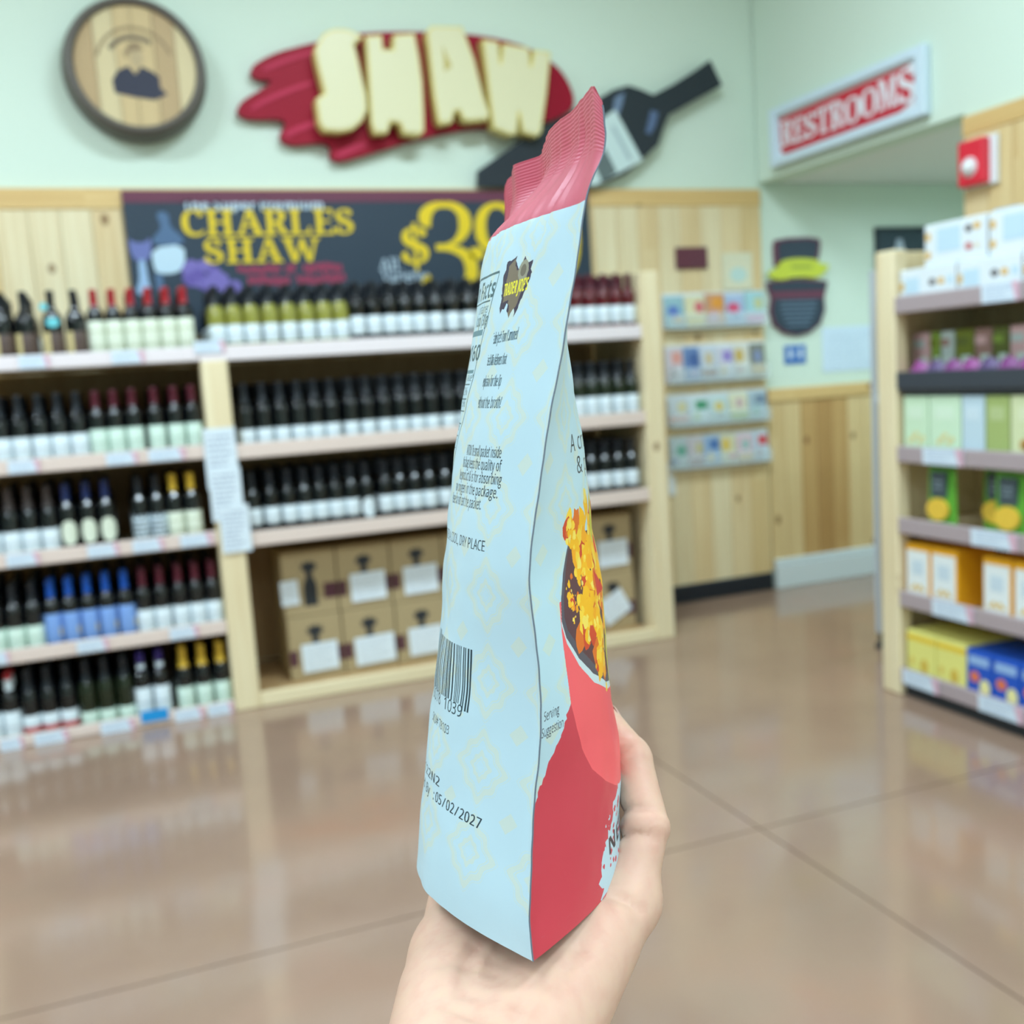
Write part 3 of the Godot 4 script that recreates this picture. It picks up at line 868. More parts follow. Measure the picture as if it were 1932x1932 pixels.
	for q in [[448, 500, 530, 516], [540, 498, 560, 516], [572, 496, 648, 514], [468, 520, 548, 538], [560, 517, 650, 536]]:
		var img_z := zt
		var a := on_z(q[0], q[3], img_z); var b := on_z(q[2], q[1], img_z)
		var st := begin()
		var x := a.x
		while x < b.x - 0.01:
			var wd := rng.randf_range(0.008, 0.02)
			add_box(st, Vector3(x + wd * 0.5, lerpf(a.y, b.y, rng.randf_range(0.3, 0.7)), img_z + 0.001), Vector3(wd * 0.75, (b.y - a.y) * rng.randf_range(0.7, 1.15), 0.002))
			x += wd
		part("red_scribble", done(st), M.pink_ink, bn, off)
	lettering_px("$", "serif_bold", bn, M.yellow, [760, 420, 805, 512], zt)
	lettering_px("3", "serif", bn, M.yellow, [798, 379, 893, 562], zt)
	lettering_px(".", "serif_bold", bn, M.yellow, [887, 466, 912, 490], zt)
	lettering_px("99", "serif", bn, M.yellow, [903, 381, 1090, 540], zt)
	lettering_px("All", "serif", bn, M.chalk, [716, 486, 752, 510], zt)
	lettering_px("Varieties", "serif", bn, M.chalk, [722, 508, 808, 534], zt)
	# chalk drawings: glass, bottle, grapes
	var dim := plain(rgb(84, 112, 146), 0.7)
	part("chalk_bottle", prism(outline([[292, 400], [318, 400], [320, 428], [344, 446], [348, 462], [286, 462], [290, 446], [306, 430]], zt, 1), zt, zt + 0.001), dim, bn, off)
	part("chalk_bottle_label", prism(outline([[285, 468], [347, 460], [350, 500], [334, 516], [298, 517], [290, 505]], zt, 1), zt, zt + 0.0025), plain(rgb(200, 224, 238), 0.7), bn, off)
	part("chalk_bottle_foot", prism(outline([[292, 516], [306, 518], [310, 548], [296, 548]], zt), zt, zt + 0.001), dim, bn, off)
	part("chalk_glass", prism(outline([[242, 448], [252, 458], [274, 458], [284, 446], [286, 478], [276, 494], [258, 494], [246, 478]], zt, 1), zt, zt + 0.001), plain(rgb(112, 120, 178), 0.7), bn, off)
	part("chalk_stem", prism(outline([[260, 490], [274, 490], [280, 530], [286, 548], [268, 560], [256, 548], [264, 530]], zt, 1), zt, zt + 0.002), plain(rgb(160, 190, 222), 0.7), bn, off)
	for k in 26:
		var u := 352 + rng.randf() * 92.0
		var mid := 512.0 + (u - 352) * 0.22
		var c := on_z(u, mid + rng.randf_range(-22, 22) * (1.0 - absf(u - 388) / 110.0), zt)
		part("chalk_grape", prism(ellipse(Vector2(c.x, c.y), 0.034, 0.03, 12), zt, zt + 0.001 + 0.0002 * k), M.grape if k % 3 else M.grape_b, bn, off)

# ---------------------------------------------------------------- right of the wine: card racks, notices, restroom sign
func build_wall_things() -> void:
	var rows := [[1252, 553, 1445, 612, 5], [1255, 650, 1447, 712, 6], [1258, 742, 1452, 800, 5], [1262, 820, 1455, 868, 6]]
	var places := ["topmost", "second highest", "second lowest", "lowest"]
	var tones := [[rgb(150, 190, 200), rgb(222, 216, 176), rgb(206, 150, 110), rgb(170, 190, 220), rgb(160, 205, 210)],
		[rgb(216, 206, 214), rgb(110, 140, 190), rgb(206, 214, 226), rgb(214, 214, 224), rgb(220, 218, 206), rgb(126, 128, 116)],
		[rgb(204, 214, 220), rgb(210, 226, 230), rgb(200, 222, 222), rgb(226, 226, 196), rgb(176, 196, 206)],
		[rgb(186, 202, 206), rgb(196, 190, 194), rgb(156, 184, 214), rgb(218, 214, 180), rgb(222, 196, 204), rgb(200, 214, 226)]]
	var art := [[rgb(90, 120, 190), rgb(226, 206, 110), rgb(226, 150, 40), rgb(214, 70, 110), rgb(220, 150, 190)],
		[rgb(226, 160, 150), rgb(70, 100, 160), rgb(150, 90, 60), rgb(150, 130, 200), rgb(200, 170, 90), rgb(206, 166, 70)],
		[rgb(226, 170, 160), rgb(70, 150, 110), rgb(220, 200, 120), rgb(170, 190, 90), rgb(120, 140, 160)],
		[rgb(110, 170, 150), rgb(150, 110, 110), rgb(70, 110, 170), rgb(220, 190, 90), rgb(226, 190, 90), rgb(206, 70, 76)]]
	for i in 4:
		var q: Array = rows[i]
		var a := on_z(q[0], q[1], WALL_Z + 0.05); var b := on_z(q[2], q[3], WALL_Z + 0.05)
		var y1 := (a.y + on_z(q[2], q[1] - 6, WALL_Z + 0.05).y) * 0.5
		var y0 := b.y + (0.03 if i == 2 else 0.0)
		var xa := 3.09; var xb := 3.785
		var o := thing("card_rack", "clear acrylic greeting card rack on pine wall, %s of four" % places[i], "card rack", Vector3(3.44, y0, WALL_Z + 0.012))
		var w := xb - xa; var h := y1 - y0
		part("back_plate", box(Vector3(0, h * 0.5, 0.002), Vector3(w, h, 0.003)), M.white_plastic, o)
		part("ledge", box(Vector3(0, 0.004, 0.03), Vector3(w, 0.006, 0.056), 0.001), M.white_plastic, o)
		part("front_strip", box(Vector3(0, h * 0.2, 0.058), Vector3(w, h * 0.4, 0.003)), M.acrylic, o)
		part("ledge_board", box(Vector3(0, -0.022, 0.012), Vector3(w, 0.02, 0.022), 0.003), M.pine_flat, o)
		var n: int = q[4]
		for k in n:
			var cw := w / n - 0.008
			var c := thing("greeting_card", "", "card", Vector3(xa + (k + 0.5) * w / n, y0 + 0.013, WALL_Z + 0.046), "greeting cards on the wall racks")
			c.set_meta("label", "greeting card on the %s wall rack, %s from the tall post" % [places[i], ["first", "second", "third", "fourth", "fifth", "sixth"][k]])
			c.rotation.x = -0.1
			var ch := h * rng.randf_range(0.8, 0.92)
			part("paper", box(Vector3(0, ch * 0.5, 0), Vector3(cw, ch, 0.003), 0.0006), plain(tones[i][k], 0.45), c)
			# a printed picture: blot, band or corner block
			var ink_a := plain(art[i][k], 0.5); var ink_b := plain(art[i][(k + 2) % n].lerp(tones[i][(k + 1) % n], 0.4), 0.5)
			match (k + i * 2) % 3:
				0:
					part("picture", prism(ellipse(Vector2(rng.randf_range(-0.02, 0.02), ch * rng.randf_range(0.45, 0.65)), cw * rng.randf_range(0.26, 0.36), ch * rng.randf_range(0.16, 0.24), 14), 0.0015, 0.0022), ink_a, c)
					part("picture", prism(ellipse(Vector2(rng.randf_range(-0.03, 0.03), ch * 0.22), cw * 0.3, ch * 0.1, 10), 0.0015, 0.0024), ink_b, c)
				1:
					part("picture", box(Vector3(0, ch * rng.randf_range(0.12, 0.2), 0.0018), Vector3(cw * 0.96, ch * rng.randf_range(0.16, 0.34), 0.001)), ink_a, c)
					part("picture", prism(ellipse(Vector2(rng.randf_range(-0.03, 0.03), ch * 0.62), cw * 0.24, ch * 0.2, 12), 0.0015, 0.0024), ink_b, c)
				2:
					part("picture", box(Vector3(cw * 0.14, ch * 0.7, 0.0018), Vector3(cw * 0.6, ch * 0.34, 0.001)), ink_a, c)
					part("picture", prism(PackedVector2Array([Vector2(-cw * 0.42, ch * 0.1), Vector2(cw * 0.1, ch * 0.12), Vector2(-cw * 0.1, ch * 0.5)]), 0.0015, 0.0024), ink_b, c)
	var z := WALL_Z + 0.018
	var p0 := on_z(1276, 508, z); var p1 := on_z(1333, 466, z)
	single("wall_plaque", box(Vector3.ZERO, Vector3(p1.x - p0.x, p1.y - p0.y, 0.016), 0.003), plain(rgb(96, 40, 56), 0.5), "small maroon plaque on pine wall above the card racks", "plaque", (p0 + p1) * 0.5)
	p0 = on_z(1364, 548, z); p1 = on_z(1418, 476, z)
	var pc := thing("pinned_card", "cream card with pale round picture pinned above the topmost card rack", "card", (p0 + p1) * 0.5)
	part("paper", box(Vector3.ZERO, Vector3(p1.x - p0.x, p1.y - p0.y, 0.004), 0.001), plain(rgb(226, 222, 192), 0.55), pc)
	part("picture", prism(ellipse(Vector2(0.005, -0.02), 0.06, 0.045), 0.002, 0.003), plain(rgb(196, 222, 214), 0.55), pc)
	single("clip_strip", box_between(on_z(1262, 935, z), on_z(1272, 872, z) + Vector3(0, 0, 0.004), 0.0), M.white_plastic, "narrow white clip strip hanging below the lowest card rack", "strip")

	# chalk sign in the hall: two dark shields and a yellow ribbon
	z = WALL_Z + 0.0
	var cs := thing("chalk_sign", "dark chalk sign with yellow-green ribbon banner on mint hall wall", "sign", Vector3(4.06, 1.58, z - 0.012))
	var off := -cs.position
	part("upper_board", prism(outline([[1463, 450], [1543, 447], [1547, 462], [1538, 512], [1463, 514], [1459, 464]], z, 1), z - 0.012, z + 0.012), M.maroon, cs, off)
	part("upper_slate", prism(outline([[1468, 455], [1539, 452], [1541, 466], [1533, 506], [1469, 508], [1465, 468]], z, 1), z + 0.012, z + 0.015), M.slate, cs, off)
	part("lower_board", prism(outline([[1446, 533], [1480, 527], [1530, 527], [1560, 531], [1556, 548], [1553, 560], [1555, 585], [1546, 612], [1527, 628], [1503, 634], [1478, 629], [1459, 614], [1452, 588], [1455, 562], [1450, 550]], z), z - 0.012, z + 0.012), M.maroon, cs, off)
	part("lower_slate", prism(outline([[1458, 564], [1550, 562], [1552, 585], [1543, 610], [1525, 625], [1503, 631], [1480, 626], [1462, 612], [1455, 588]], z), z + 0.012, z + 0.015), M.slate, cs, off)
	part("cap_slate", prism(outline([[1449, 536], [1500, 530], [1557, 534], [1553, 547], [1453, 550]], z), z + 0.012, z + 0.015), M.slate, cs, off)
	for k in 6:
		var v := 570.0 + k * 8.5
		var in_: float = 3.0 + k * k * 0.55
		part("chalk_line", prism(outline([[1466 + in_, v], [1541 - in_, v - 2], [1541 - in_, v + 1], [1466 + in_, v + 3]], z), z + 0.015, z + 0.016), plain(rgb(104, 128, 150), 0.8), cs, off)
	part("ribbon", prism(outline([[1445, 516], [1466, 503], [1470, 492], [1500, 487], [1538, 490], [1541, 498], [1562, 500], [1554, 512], [1540, 526], [1500, 522], [1468, 530], [1447, 524]], z, 1), z + 0.014, z + 0.024), plain(rgb(206, 216, 62), 0.6), cs, off)
	part("ribbon_print", prism(outline([[1488, 500], [1528, 500], [1528, 508], [1488, 508]], z), z + 0.024, z + 0.025), plain(rgb(168, 182, 60), 0.6), cs, off)
	z = WALL_Z - 0.012
	p0 = on_z(1480, 688, z); p1 = on_z(1519, 650, z)
	var rs := thing("restroom_plate", "small blue restroom plate with white figures below the chalk sign", "sign", Vector3((p0.x + p1.x) * 0.5, p0.y, z))
	var w2 := p1.x - p0.x; var h2 := p1.y - p0.y
	part("plate", box(Vector3(0, h2 * 0.5, 0.003), Vector3(w2, h2, 0.006), 0.0015), plain(rgb(54, 112, 190), 0.4), rs)
	for s in [-1, 1]:
		part("figure", prism(PackedVector2Array([Vector2(s * 0.035 - 0.012, h2 * 0.3), Vector2(s * 0.035 + 0.012, h2 * 0.3), Vector2(s * 0.035 + 0.015, h2 * 0.68), Vector2(s * 0.035 - 0.015, h2 * 0.68)]), 0.006, 0.007), M.paper, rs)
		part("figure", prism(ellipse(Vector2(s * 0.035, h2 * 0.77), 0.01, 0.01, 10), 0.006, 0.007), M.paper, rs)
	p0 = on_z(1552, 703, z); p1 = on_z(1662, 612, z)
	single("notice_sheet", box(Vector3.ZERO, Vector3(p1.x - p0.x, p1.y - p0.y, 0.004), 0.001), textured(picture(lines_picture(rgb(214, 232, 246), rgb(196, 214, 232), 10, 51)), 0.35), "pale laminated notice sheet on the hall wall beside the blue plate", "notice", (p0 + p1) * 0.5 + Vector3(0, 0, 0.003))
	# dark framed picture further along the hall
	p0 = on_z(1650, 520, z); p1 = on_z(1765, 428, z)
	var fp := thing("framed_picture", "dark framed picture with one pale bottle shape on the hall wall", "picture", Vector3((p0.x + p1.x) * 0.5, p0.y, z))
	w2 = p1.x - p0.x; h2 = p1.y - p0.y
	var st := begin()
	for s in [-1.0, 1.0]:
		add_box(st, Vector3(s * (w2 * 0.5 - 0.012), h2 * 0.5, 0.012), Vector3(0.024, h2, 0.024), 0.003)
		add_box(st, Vector3(0, h2 * 0.5 + s * (h2 * 0.5 - 0.012), 0.012), Vector3(w2 - 0.048, 0.024, 0.024), 0.003)
	part("frame", done(st), plain(rgb(36, 50, 60), 0.4), fp)
	part("picture", box(Vector3(0, h2 * 0.5, 0.005), Vector3(w2 - 0.04, h2 - 0.04, 0.008)), plain(rgb(48, 66, 78), 0.4), fp)
	part("pale_shape", prism(PackedVector2Array([Vector2(-0.11, 0.03), Vector2(0.0, 0.03), Vector2(0.0, h2 - 0.16), Vector2(-0.025, h2 - 0.12), Vector2(-0.035, h2 - 0.075), Vector2(-0.075, h2 - 0.075), Vector2(-0.085, h2 - 0.12), Vector2(-0.11, h2 - 0.16)]), 0.009, 0.012), plain(rgb(176, 190, 206), 0.5), fp)

	# restroom sign on the right wall, facing the aisle
	var sg := thing("restroom_sign", "white framed red hanging sign with restroom lettering above the hall opening", "sign", Vector3(SIDE_X - 0.002, 2.545, -4.685))
	sg.rotation.y = -PI / 2
	var W := 1.24; var Hh := 0.325
	st = begin()
	for s in [-1.0, 1.0]:
		add_box(st, Vector3(s * (W * 0.5 - 0.032), Hh * 0.5, 0.025), Vector3(0.064, Hh, 0.05), 0.006)
		add_box(st, Vector3(0, Hh * 0.5 + s * (Hh * 0.5 - 0.024), 0.025), Vector3(W - 0.128, 0.048, 0.05), 0.006)
	part("frame", done(st), plain(rgb(214, 232, 244), 0.35), sg)
	part("backing", box(Vector3(0, Hh * 0.5, 0.012), Vector3(W - 0.12, Hh - 0.09, 0.022)), M.white_plastic, sg)
	var redp := PackedVector2Array([Vector2(-0.535, 0.075), Vector2(-0.5, 0.058), Vector2(0.43, 0.058), Vector2(0.545, 0.09), Vector2(0.545, 0.215), Vector2(0.5, 0.262), Vector2(0.42, 0.262), Vector2(-0.545, 0.262)])
	part("red_panel", prism(redp, 0.023, 0.026), plain(rgb(206, 28, 52), 0.4), sg)
	var word := "RESTROOMS"
	var x := -0.525
	var hs := [0.135, 0.13, 0.128, 0.135, 0.14, 0.135, 0.14, 0.145, 0.16]
	var ws := [0.112, 0.098, 0.1, 0.108, 0.116, 0.124, 0.124, 0.138, 0.12]
	var ups := [0.1, 0.096, 0.094, 0.092, 0.09, 0.086, 0.088, 0.094, 0.09]
	for i in 9:
		var t := text_mesh(word[i], "serif_bold", 0.1)
		var b := t.get_aabb()
		var l := part("letter", t, plain(rgb(238, 236, 242), 0.4), sg)
		l.scale = Vector3(ws[i] / b.size.x, hs[i] / b.size.y, 0.06)
		l.position = Vector3(x - b.position.x * l.scale.x, ups[i] - b.position.y * l.scale.y, 0.029)
		x += ws[i] + 0.004
	for s in [[0.515, 0.24], [0.515, 0.085]]:
		var star := PackedVector2Array()
		for i in 12:
			var r := 0.03 if i % 2 == 0 else 0.014
			star.append(Vector2(s[0], s[1]) + Vector2(cos(TAU * i / 12), sin(TAU * i / 12)) * r)
		part("star", prism(star, 0.0225, 0.0275), plain(rgb(236, 232, 238), 0.4), sg)
	# fire alarm
	var fa := thing("fire_alarm", "red fire alarm strobe with white lens on pine wall end", "alarm", Vector3(SIDE_X - 0.014, 2.155, -3.745))
	fa.rotation.y = -PI / 2
	part("back_plate", box(Vector3(0.0, 0.105, 0.012), Vector3(0.2, 0.215, 0.02), 0.004), M.white_plastic, fa)
	part("housing", box(Vector3(-0.012, 0.105, 0.04), Vector3(0.15, 0.2, 0.05), 0.008), M.red_plastic, fa)
	part("strobe_lens", lathe([[0.034, 0.064], [0.034, 0.074], [0.028, 0.088], [0.014, 0.096], [0.0, 0.098]], 20, Vector3(-0.012, 0.085, 0), 2), plain(rgb(236, 238, 240), 0.2), fa)
	part("strobe_bezel", lathe([[0.044, 0.06], [0.044, 0.07], [0.036, 0.072], [0.034, 0.066]], 20, Vector3(-0.012, 0.085, 0), 2), plain(rgb(238, 214, 218), 0.35), fa)

# ---------------------------------------------------------------- right shelf unit and its groceries
const UNIT_LIPS := [1.660, 1.330, 1.060, 0.765, 0.455, 0.125]
func unit_z(u: float, v: float) -> float:
	return on_x(u, v, UNIT_X).z
func build_right_unit() -> void:
	var o := thing("grocery_shelf_unit", "pine end grocery shelving with six stocked shelves near the restroom opening", "shelf unit", Vector3(UNIT_X, 0, -3.5))
	var off := -o.position
	var z0 := -3.425; var z1 := -2.3
	part("post", box_between(Vector3(UNIT_X, 0, -3.535), Vector3(UNIT_X + 0.07, 1.848, -3.425), 0.008), M.pine, o, off)
	part("end_panel", box_between(Vector3(UNIT_X + 0.07, 0, -3.535), Vector3(UNIT_X + 0.62, 1.848, -3.505), 0.003), M.pine, o, off)
	part("back_panel", box_between(Vector3(UNIT_X + 0.5, 0, -3.505), Vector3(UNIT_X + 0.53, 1.848, z1), 0.003), M.pine, o, off)
	var f := on_floor(1657, 1222)
	var st := begin()
	add_box(st, Vector3(f.x + 0.02, 0.95, f.z), Vector3(0.045, 1.75, 0.03), 0.004)
	part("steel_upright", done(st), M.steel, o, off)
	part("levelling_foot", lathe([[0.03, 0.0], [0.03, 0.012], [0.012, 0.03], [0.012, 0.08]], 12, Vector3(f.x + 0.02, 0, f.z)), M.ink, o, off)
	part("steel_arm", box_between(Vector3(f.x, 1.2, f.z), Vector3(f.x + 0.04, 1.24, -3.53)), M.steel, o, off)
	for i in 6:
		var y: float = UNIT_LIPS[i]
		var wire := i == 1
		var sb := part("shelf_board", box_between(Vector3(UNIT_X + 0.02, y - 0.06, -3.505), Vector3(UNIT_X + 0.5, y - 0.036, z1), 0.003), M.dark_metal if wire else M.pine_flat, o, off)
		if wire:
			part("tray_rail", box_between(Vector3(UNIT_X + 0.004, y - 0.04, z0), Vector3(UNIT_X + 0.016, y + 0.03, z1), 0.003), M.dark_metal, sb)
		else:
			part("price_rail", box_between(Vector3(UNIT_X, y - 0.068, z0), Vector3(UNIT_X + 0.02, y, z1), 0.005), M.lip_brown, sb)
	part("toe_board", box_between(Vector3(UNIT_X + 0.03, 0, -3.425), Vector3(UNIT_X + 0.05, 0.065, z1)), M.ink, o, off)
	for t in [[0, 1853, 1925, 545], [2, 1742, 1818, 850], [3, 1833, 1920, 1005], [4, 1760, 1838, 1148], [5, 1705, 1772, 1290], [5, 1847, 1932, 1340]]:
		var za := unit_z(t[1], t[3]); var zb := unit_z(t[2], t[3])
		var y: float = UNIT_LIPS[t[0]] - 0.034
		var stt := begin()
		var w := zb - za
		quad(stt, Vector3(-0.003, -0.031, -w * 0.5), Vector3(-0.006, 0.034, -w * 0.5), Vector3(-0.006, 0.034, w * 0.5), Vector3(-0.003, -0.031, w * 0.5))
		quad(stt, Vector3(-0.001, -0.031, w * 0.5), Vector3(-0.001, 0.034, w * 0.5), Vector3(-0.001, 0.034, -w * 0.5), Vector3(-0.001, -0.031, -w * 0.5))
		part("price_tag", done(stt), M.tag, o, Vector3(UNIT_X, y, (za + zb) * 0.5) + off)
func carton_of(called: String, label: String, category: String, group: String, zc: float, y: float, w: float, h: float, d: float, col: Color, x_front := 3.015) -> Node3D:
	# a packet whose front faces the aisle (-x): local z is its front
	var o := thing(called, label, category, Vector3(x_front, y, zc), group)
	o.rotation.y = -PI / 2
	part("box", box(Vector3(0, h * 0.5, -d * 0.5), Vector3(w, h, d), 0.004), plain(col, 0.5), o)
	return o
func patch(o: Node3D, called: String, x: float, y: float, w: float, h: float, mat: Material, z := 0.0004) -> void:
	part(called, box(Vector3(x, y, z), Vector3(w, h, 0.001)), mat, o)
func dots(o: Node3D, called: String, x: float, y: float, r: float, mat: Material, sq := 0.8) -> void:
	part(called, prism(ellipse(Vector2(x, y), r, r * sq, 14), 0.0, 0.0014), mat, o)
func build_groceries() -> void:
	var gold := plain(rgb(222, 182, 104), 0.5); var coal := plain(rgb(92, 84, 84), 0.5); var rust := plain(rgb(196, 96, 92), 0.5)
	var pale := plain(rgb(196, 222, 236), 0.5)
	# top: white cartons in two tiers
	var y: float = UNIT_LIPS[0] - 0.034
	var names := ["at the post end", "second from the post end", "third from the post end", "fourth from the post end"]
	for i in 4:
		var o := carton_of("white_carton", "low white carton with gold and black round print, lower tier %s" % names[i], "carton", "white cartons on the grocery unit", -3.27 + i * 0.305, y, 0.296, 0.135, 0.2, rgb(228, 236, 240))
		patch(o, "print", -0.08, 0.07, 0.08, 0.06, pale)
		dots(o, "print", 0.03, 0.075, 0.017, coal); dots(o, "print", 0.075, 0.075, 0.017, gold); dots(o, "print", -0.133, 0.07, 0.012, gold, 1.5)
		patch(o, "print", 0.122, 0.075, 0.03, 0.03, pale)
	for i in 3:
		var o := carton_of("white_carton", "white carton with four round prints, upper tier %s" % names[i], "carton", "white cartons on the grocery unit", -3.14 + i * 0.32, y + 0.137, 0.31, 0.155, 0.2, rgb(228, 236, 240), 3.03)
		patch(o, "print", -0.03, 0.09, 0.12, 0.09, pale)
		dots(o, "print", 0.07, 0.115, 0.017, coal); dots(o, "print", 0.11, 0.12, 0.018, gold); dots(o, "print", 0.07, 0.05, 0.017, rust); dots(o, "print", 0.11, 0.05, 0.016, plain(rgb(226, 222, 206), 0.5))
		dots(o, "print", -0.135, 0.04, 0.014, gold, 1.2); dots(o, "print", -0.135, 0.11, 0.014, gold, 1.2)
	single("blue_carton", box(Vector3(0, 0.05, 0), Vector3(0.12, 0.1, 0.12), 0.004), plain(rgb(150, 184, 210), 0.5), "small blue carton standing behind the upper white cartons", "carton", Vector3(3.32, y + 0.2335, -3.12))
	single("carton_riser", box(Vector3(0, 0.116, 0), Vector3(0.2, 0.232, 0.9), 0.004), plain(rgb(214, 228, 234), 0.5), "long white carton riser behind the two tiers of white cartons", "carton", Vector3(3.36, y, -2.85))
	# second: slim packets behind a tray of magenta bags
	y = UNIT_LIPS[1] - 0.034
	var cols := [rgb(214, 176, 176), rgb(128, 156, 60), rgb(188, 204, 200), rgb(112, 124, 34), rgb(156, 122, 112), rgb(92, 104, 40)]
	var words := ["rose topped", "lime green", "silver white", "olive", "dusty brown", "dark olive"]
	var z := -3.48
	for i in 12:
		var k: int = i % 6
		var wd: float = [0.1, 0.055, 0.075, 0.1, 0.09, 0.08][k]
		var o := carton_of("slim_packet", "%s slim packet behind the magenta bags, number %s from the post" % [words[k], ["one", "two", "three", "four", "five", "six", "seven", "eight", "nine", "ten", "eleven", "twelve"][i]], "packet", "slim packets on the tray shelf", z + wd * 0.5, y, wd - 0.006, 0.215, 0.12, cols[k], 3.13)
		patch(o, "label", 0.012, 0.085, wd * 0.5, 0.06, M.label_sage)
		patch(o, "label", -0.01, 0.17, wd * 0.6, 0.03, plain(cols[(k + 2) % 6], 0.5))
		z += wd
	for i in 8:
		var o := thing("magenta_bag", "small %s bag in the dark tray rail, %s from the pine post" % [["magenta", "dusky purple", "plum"][i % 3], ["first", "second", "third", "fourth", "fifth", "sixth", "seventh", "eighth"][i]], "bag", Vector3(3.055, y + 0.001, -3.37 + i * 0.09), "magenta bags in the tray")
		var st := begin()
		for a in 6:
			for b in 4:
				var P := func(s: int, t: int) -> Vector3:
					var ss := s / 6.0; var tt := t / 4.0
					return Vector3(-0.03 + 0.05 * tt - 0.012 * sin(PI * ss), 0.105 * tt * (0.85 + 0.15 * sin(PI * ss)), -0.042 + 0.084 * ss)
				quad(st, P.call(a, b), P.call(a, b + 1), P.call(a + 1, b + 1), P.call(a + 1, b))
		add_box(st, Vector3(0.005, 0.035, 0), Vector3(0.05, 0.07, 0.08), 0.012)
		part("film", done(st), plain([rgb(150, 70, 138), rgb(96, 76, 120), rgb(132, 66, 128)][i % 3], 0.35), o)
	# third: pale green boxes
	y = UNIT_LIPS[2] - 0.034
	var third := [[-3.41, -3.27, rgb(206, 232, 198), "pale green box with golden biscuits beside the pine post"], [-3.268, -3.10, rgb(208, 234, 202), "pale green box with golden biscuits, second from the pine post"], [-3.098, -2.985, rgb(196, 218, 228), "pale blue-white box between green boxes"], [-2.983, -2.87, rgb(166, 184, 112), "olive green box side beside the cream bakery box"], [-2.868, -2.66, rgb(214, 222, 176), "cream box with brown bread picture on the green box shelf"]]
	for q in third:
		var o := carton_of("biscuit_box", q[3], "box", "boxes on the third grocery shelf", (q[0] + q[1]) * 0.5, y, q[1] - q[0] - 0.004, 0.235, 0.14, q[2])
		if q[2].g > 0.85 and q[2].b < 0.85:
			for k in 5:
				dots(o, "print", -0.03 + k * 0.017, 0.055 + 0.014 * (k % 3), 0.012, plain(rgb(222, 206, 140), 0.5))
		if q[2].b < 0.72 and q[2].g > 0.8:
			dots(o, "print", -0.03, 0.06, 0.03, plain(rgb(190, 140, 66), 0.5), 0.7); dots(o, "print", 0.02, 0.075, 0.03, plain(rgb(206, 166, 90), 0.5), 0.7)
		patch(o, "label", 0.0, 0.17, (q[1] - q[0]) * 0.6, 0.05, plain(q[2].lightened(0.2), 0.5))
	# fourth: green pouches of corn
	y = UNIT_LIPS[3] - 0.034
	var zc := [unit_z(1758, 960), unit_z(1834, 965), unit_z(1888, 975), unit_z(1975, 980), unit_z(2040, 990)]
	for i in 5:
		var o := thing("corn_pouch", "green pouch with black chalk panel and golden corn picture, %s from the pine post" % ["first", "second", "third", "fourth", "fifth"][i], "pouch", Vector3(3.125 - 0.08 * (1 - i % 2), y + 0.001, zc[i]), "green corn pouches")
		o.rotation.y = -PI / 2
		var st := begin()
		var n := 8
		for s in [1.0, -1.0]:
			for a in n:
				for b in 8:
					var P := func(i2: int, j2: int) -> Vector3:
						var q := -1.0 + 2.0 * i2 / n; var t := j2 / 8.0
						return Vector3(q * (0.078 - 0.006 * t), 0.25 * t, s * 0.028 * cos(q * PI / 2) * (1.0 - t * t))
					if s > 0:
						quad(st, P.call(a, b), P.call(a, b + 1), P.call(a + 1, b + 1), P.call(a + 1, b))
					else:
						quad(st, P.call(a + 1, b), P.call(a + 1, b + 1), P.call(a, b + 1), P.call(a, b))
		part("film", done(st), plain(rgb(92, 164, 48), 0.35), o)
		part("chalk_panel", box(Vector3(0.0, 0.178, 0.017), Vector3(0.08, 0.1, 0.014), 0.002), plain(rgb(66, 80, 86), 0.5), o)
		part("corn_picture", prism(ellipse(Vector2(0, 0.08), 0.056, 0.044, 18), 0.018, 0.031), plain(rgb(232, 192, 66), 0.5), o)
		part("chalk_print", box(Vector3(0.0, 0.19, 0.0245), Vector3(0.05, 0.008, 0.001)), plain(rgb(126, 142, 150), 0.6), o)
		part("chalk_print", box(Vector3(0.0, 0.168, 0.0245), Vector3(0.042, 0.008, 0.001)), plain(rgb(126, 142, 150), 0.6), o)
	# fifth: orange boxes with white panels
	y = UNIT_LIPS[4] - 0.034
	var five := [[-3.41, -3.27], [-3.268, -3.125], [-3.0, -2.86], [-2.855, -2.71]]
	for i in 4:
		var q: Array = five[i]
		var o := carton_of("cracker_box", "orange box with white front panel on the fifth shelf, %s" % ["beside the pine post", "second from the post", "just past the gap", "second past the gap"][i], "box", "orange boxes on the fifth grocery shelf", (q[0] + q[1]) * 0.5, y, q[1] - q[0] - 0.003, 0.235, 0.2, rgb(240, 172, 24))
		patch(o, "panel", 0, 0.108, (q[1] - q[0]) * 0.86, 0.205, plain(rgb(232, 238, 236), 0.5))
		patch(o, "panel_print", 0, 0.14, (q[1] - q[0]) * 0.45, 0.06, plain(rgb(204, 220, 228), 0.5), 0.0012)
		for k in 5:
			dots(o, "cracker_print", -0.03 + 0.015 * k, 0.05 + 0.012 * (k % 2), 0.011, plain(rgb(224, 190, 112), 0.5))
	# bottom: yellow and blue boxes
	y = UNIT_LIPS[5] - 0.034
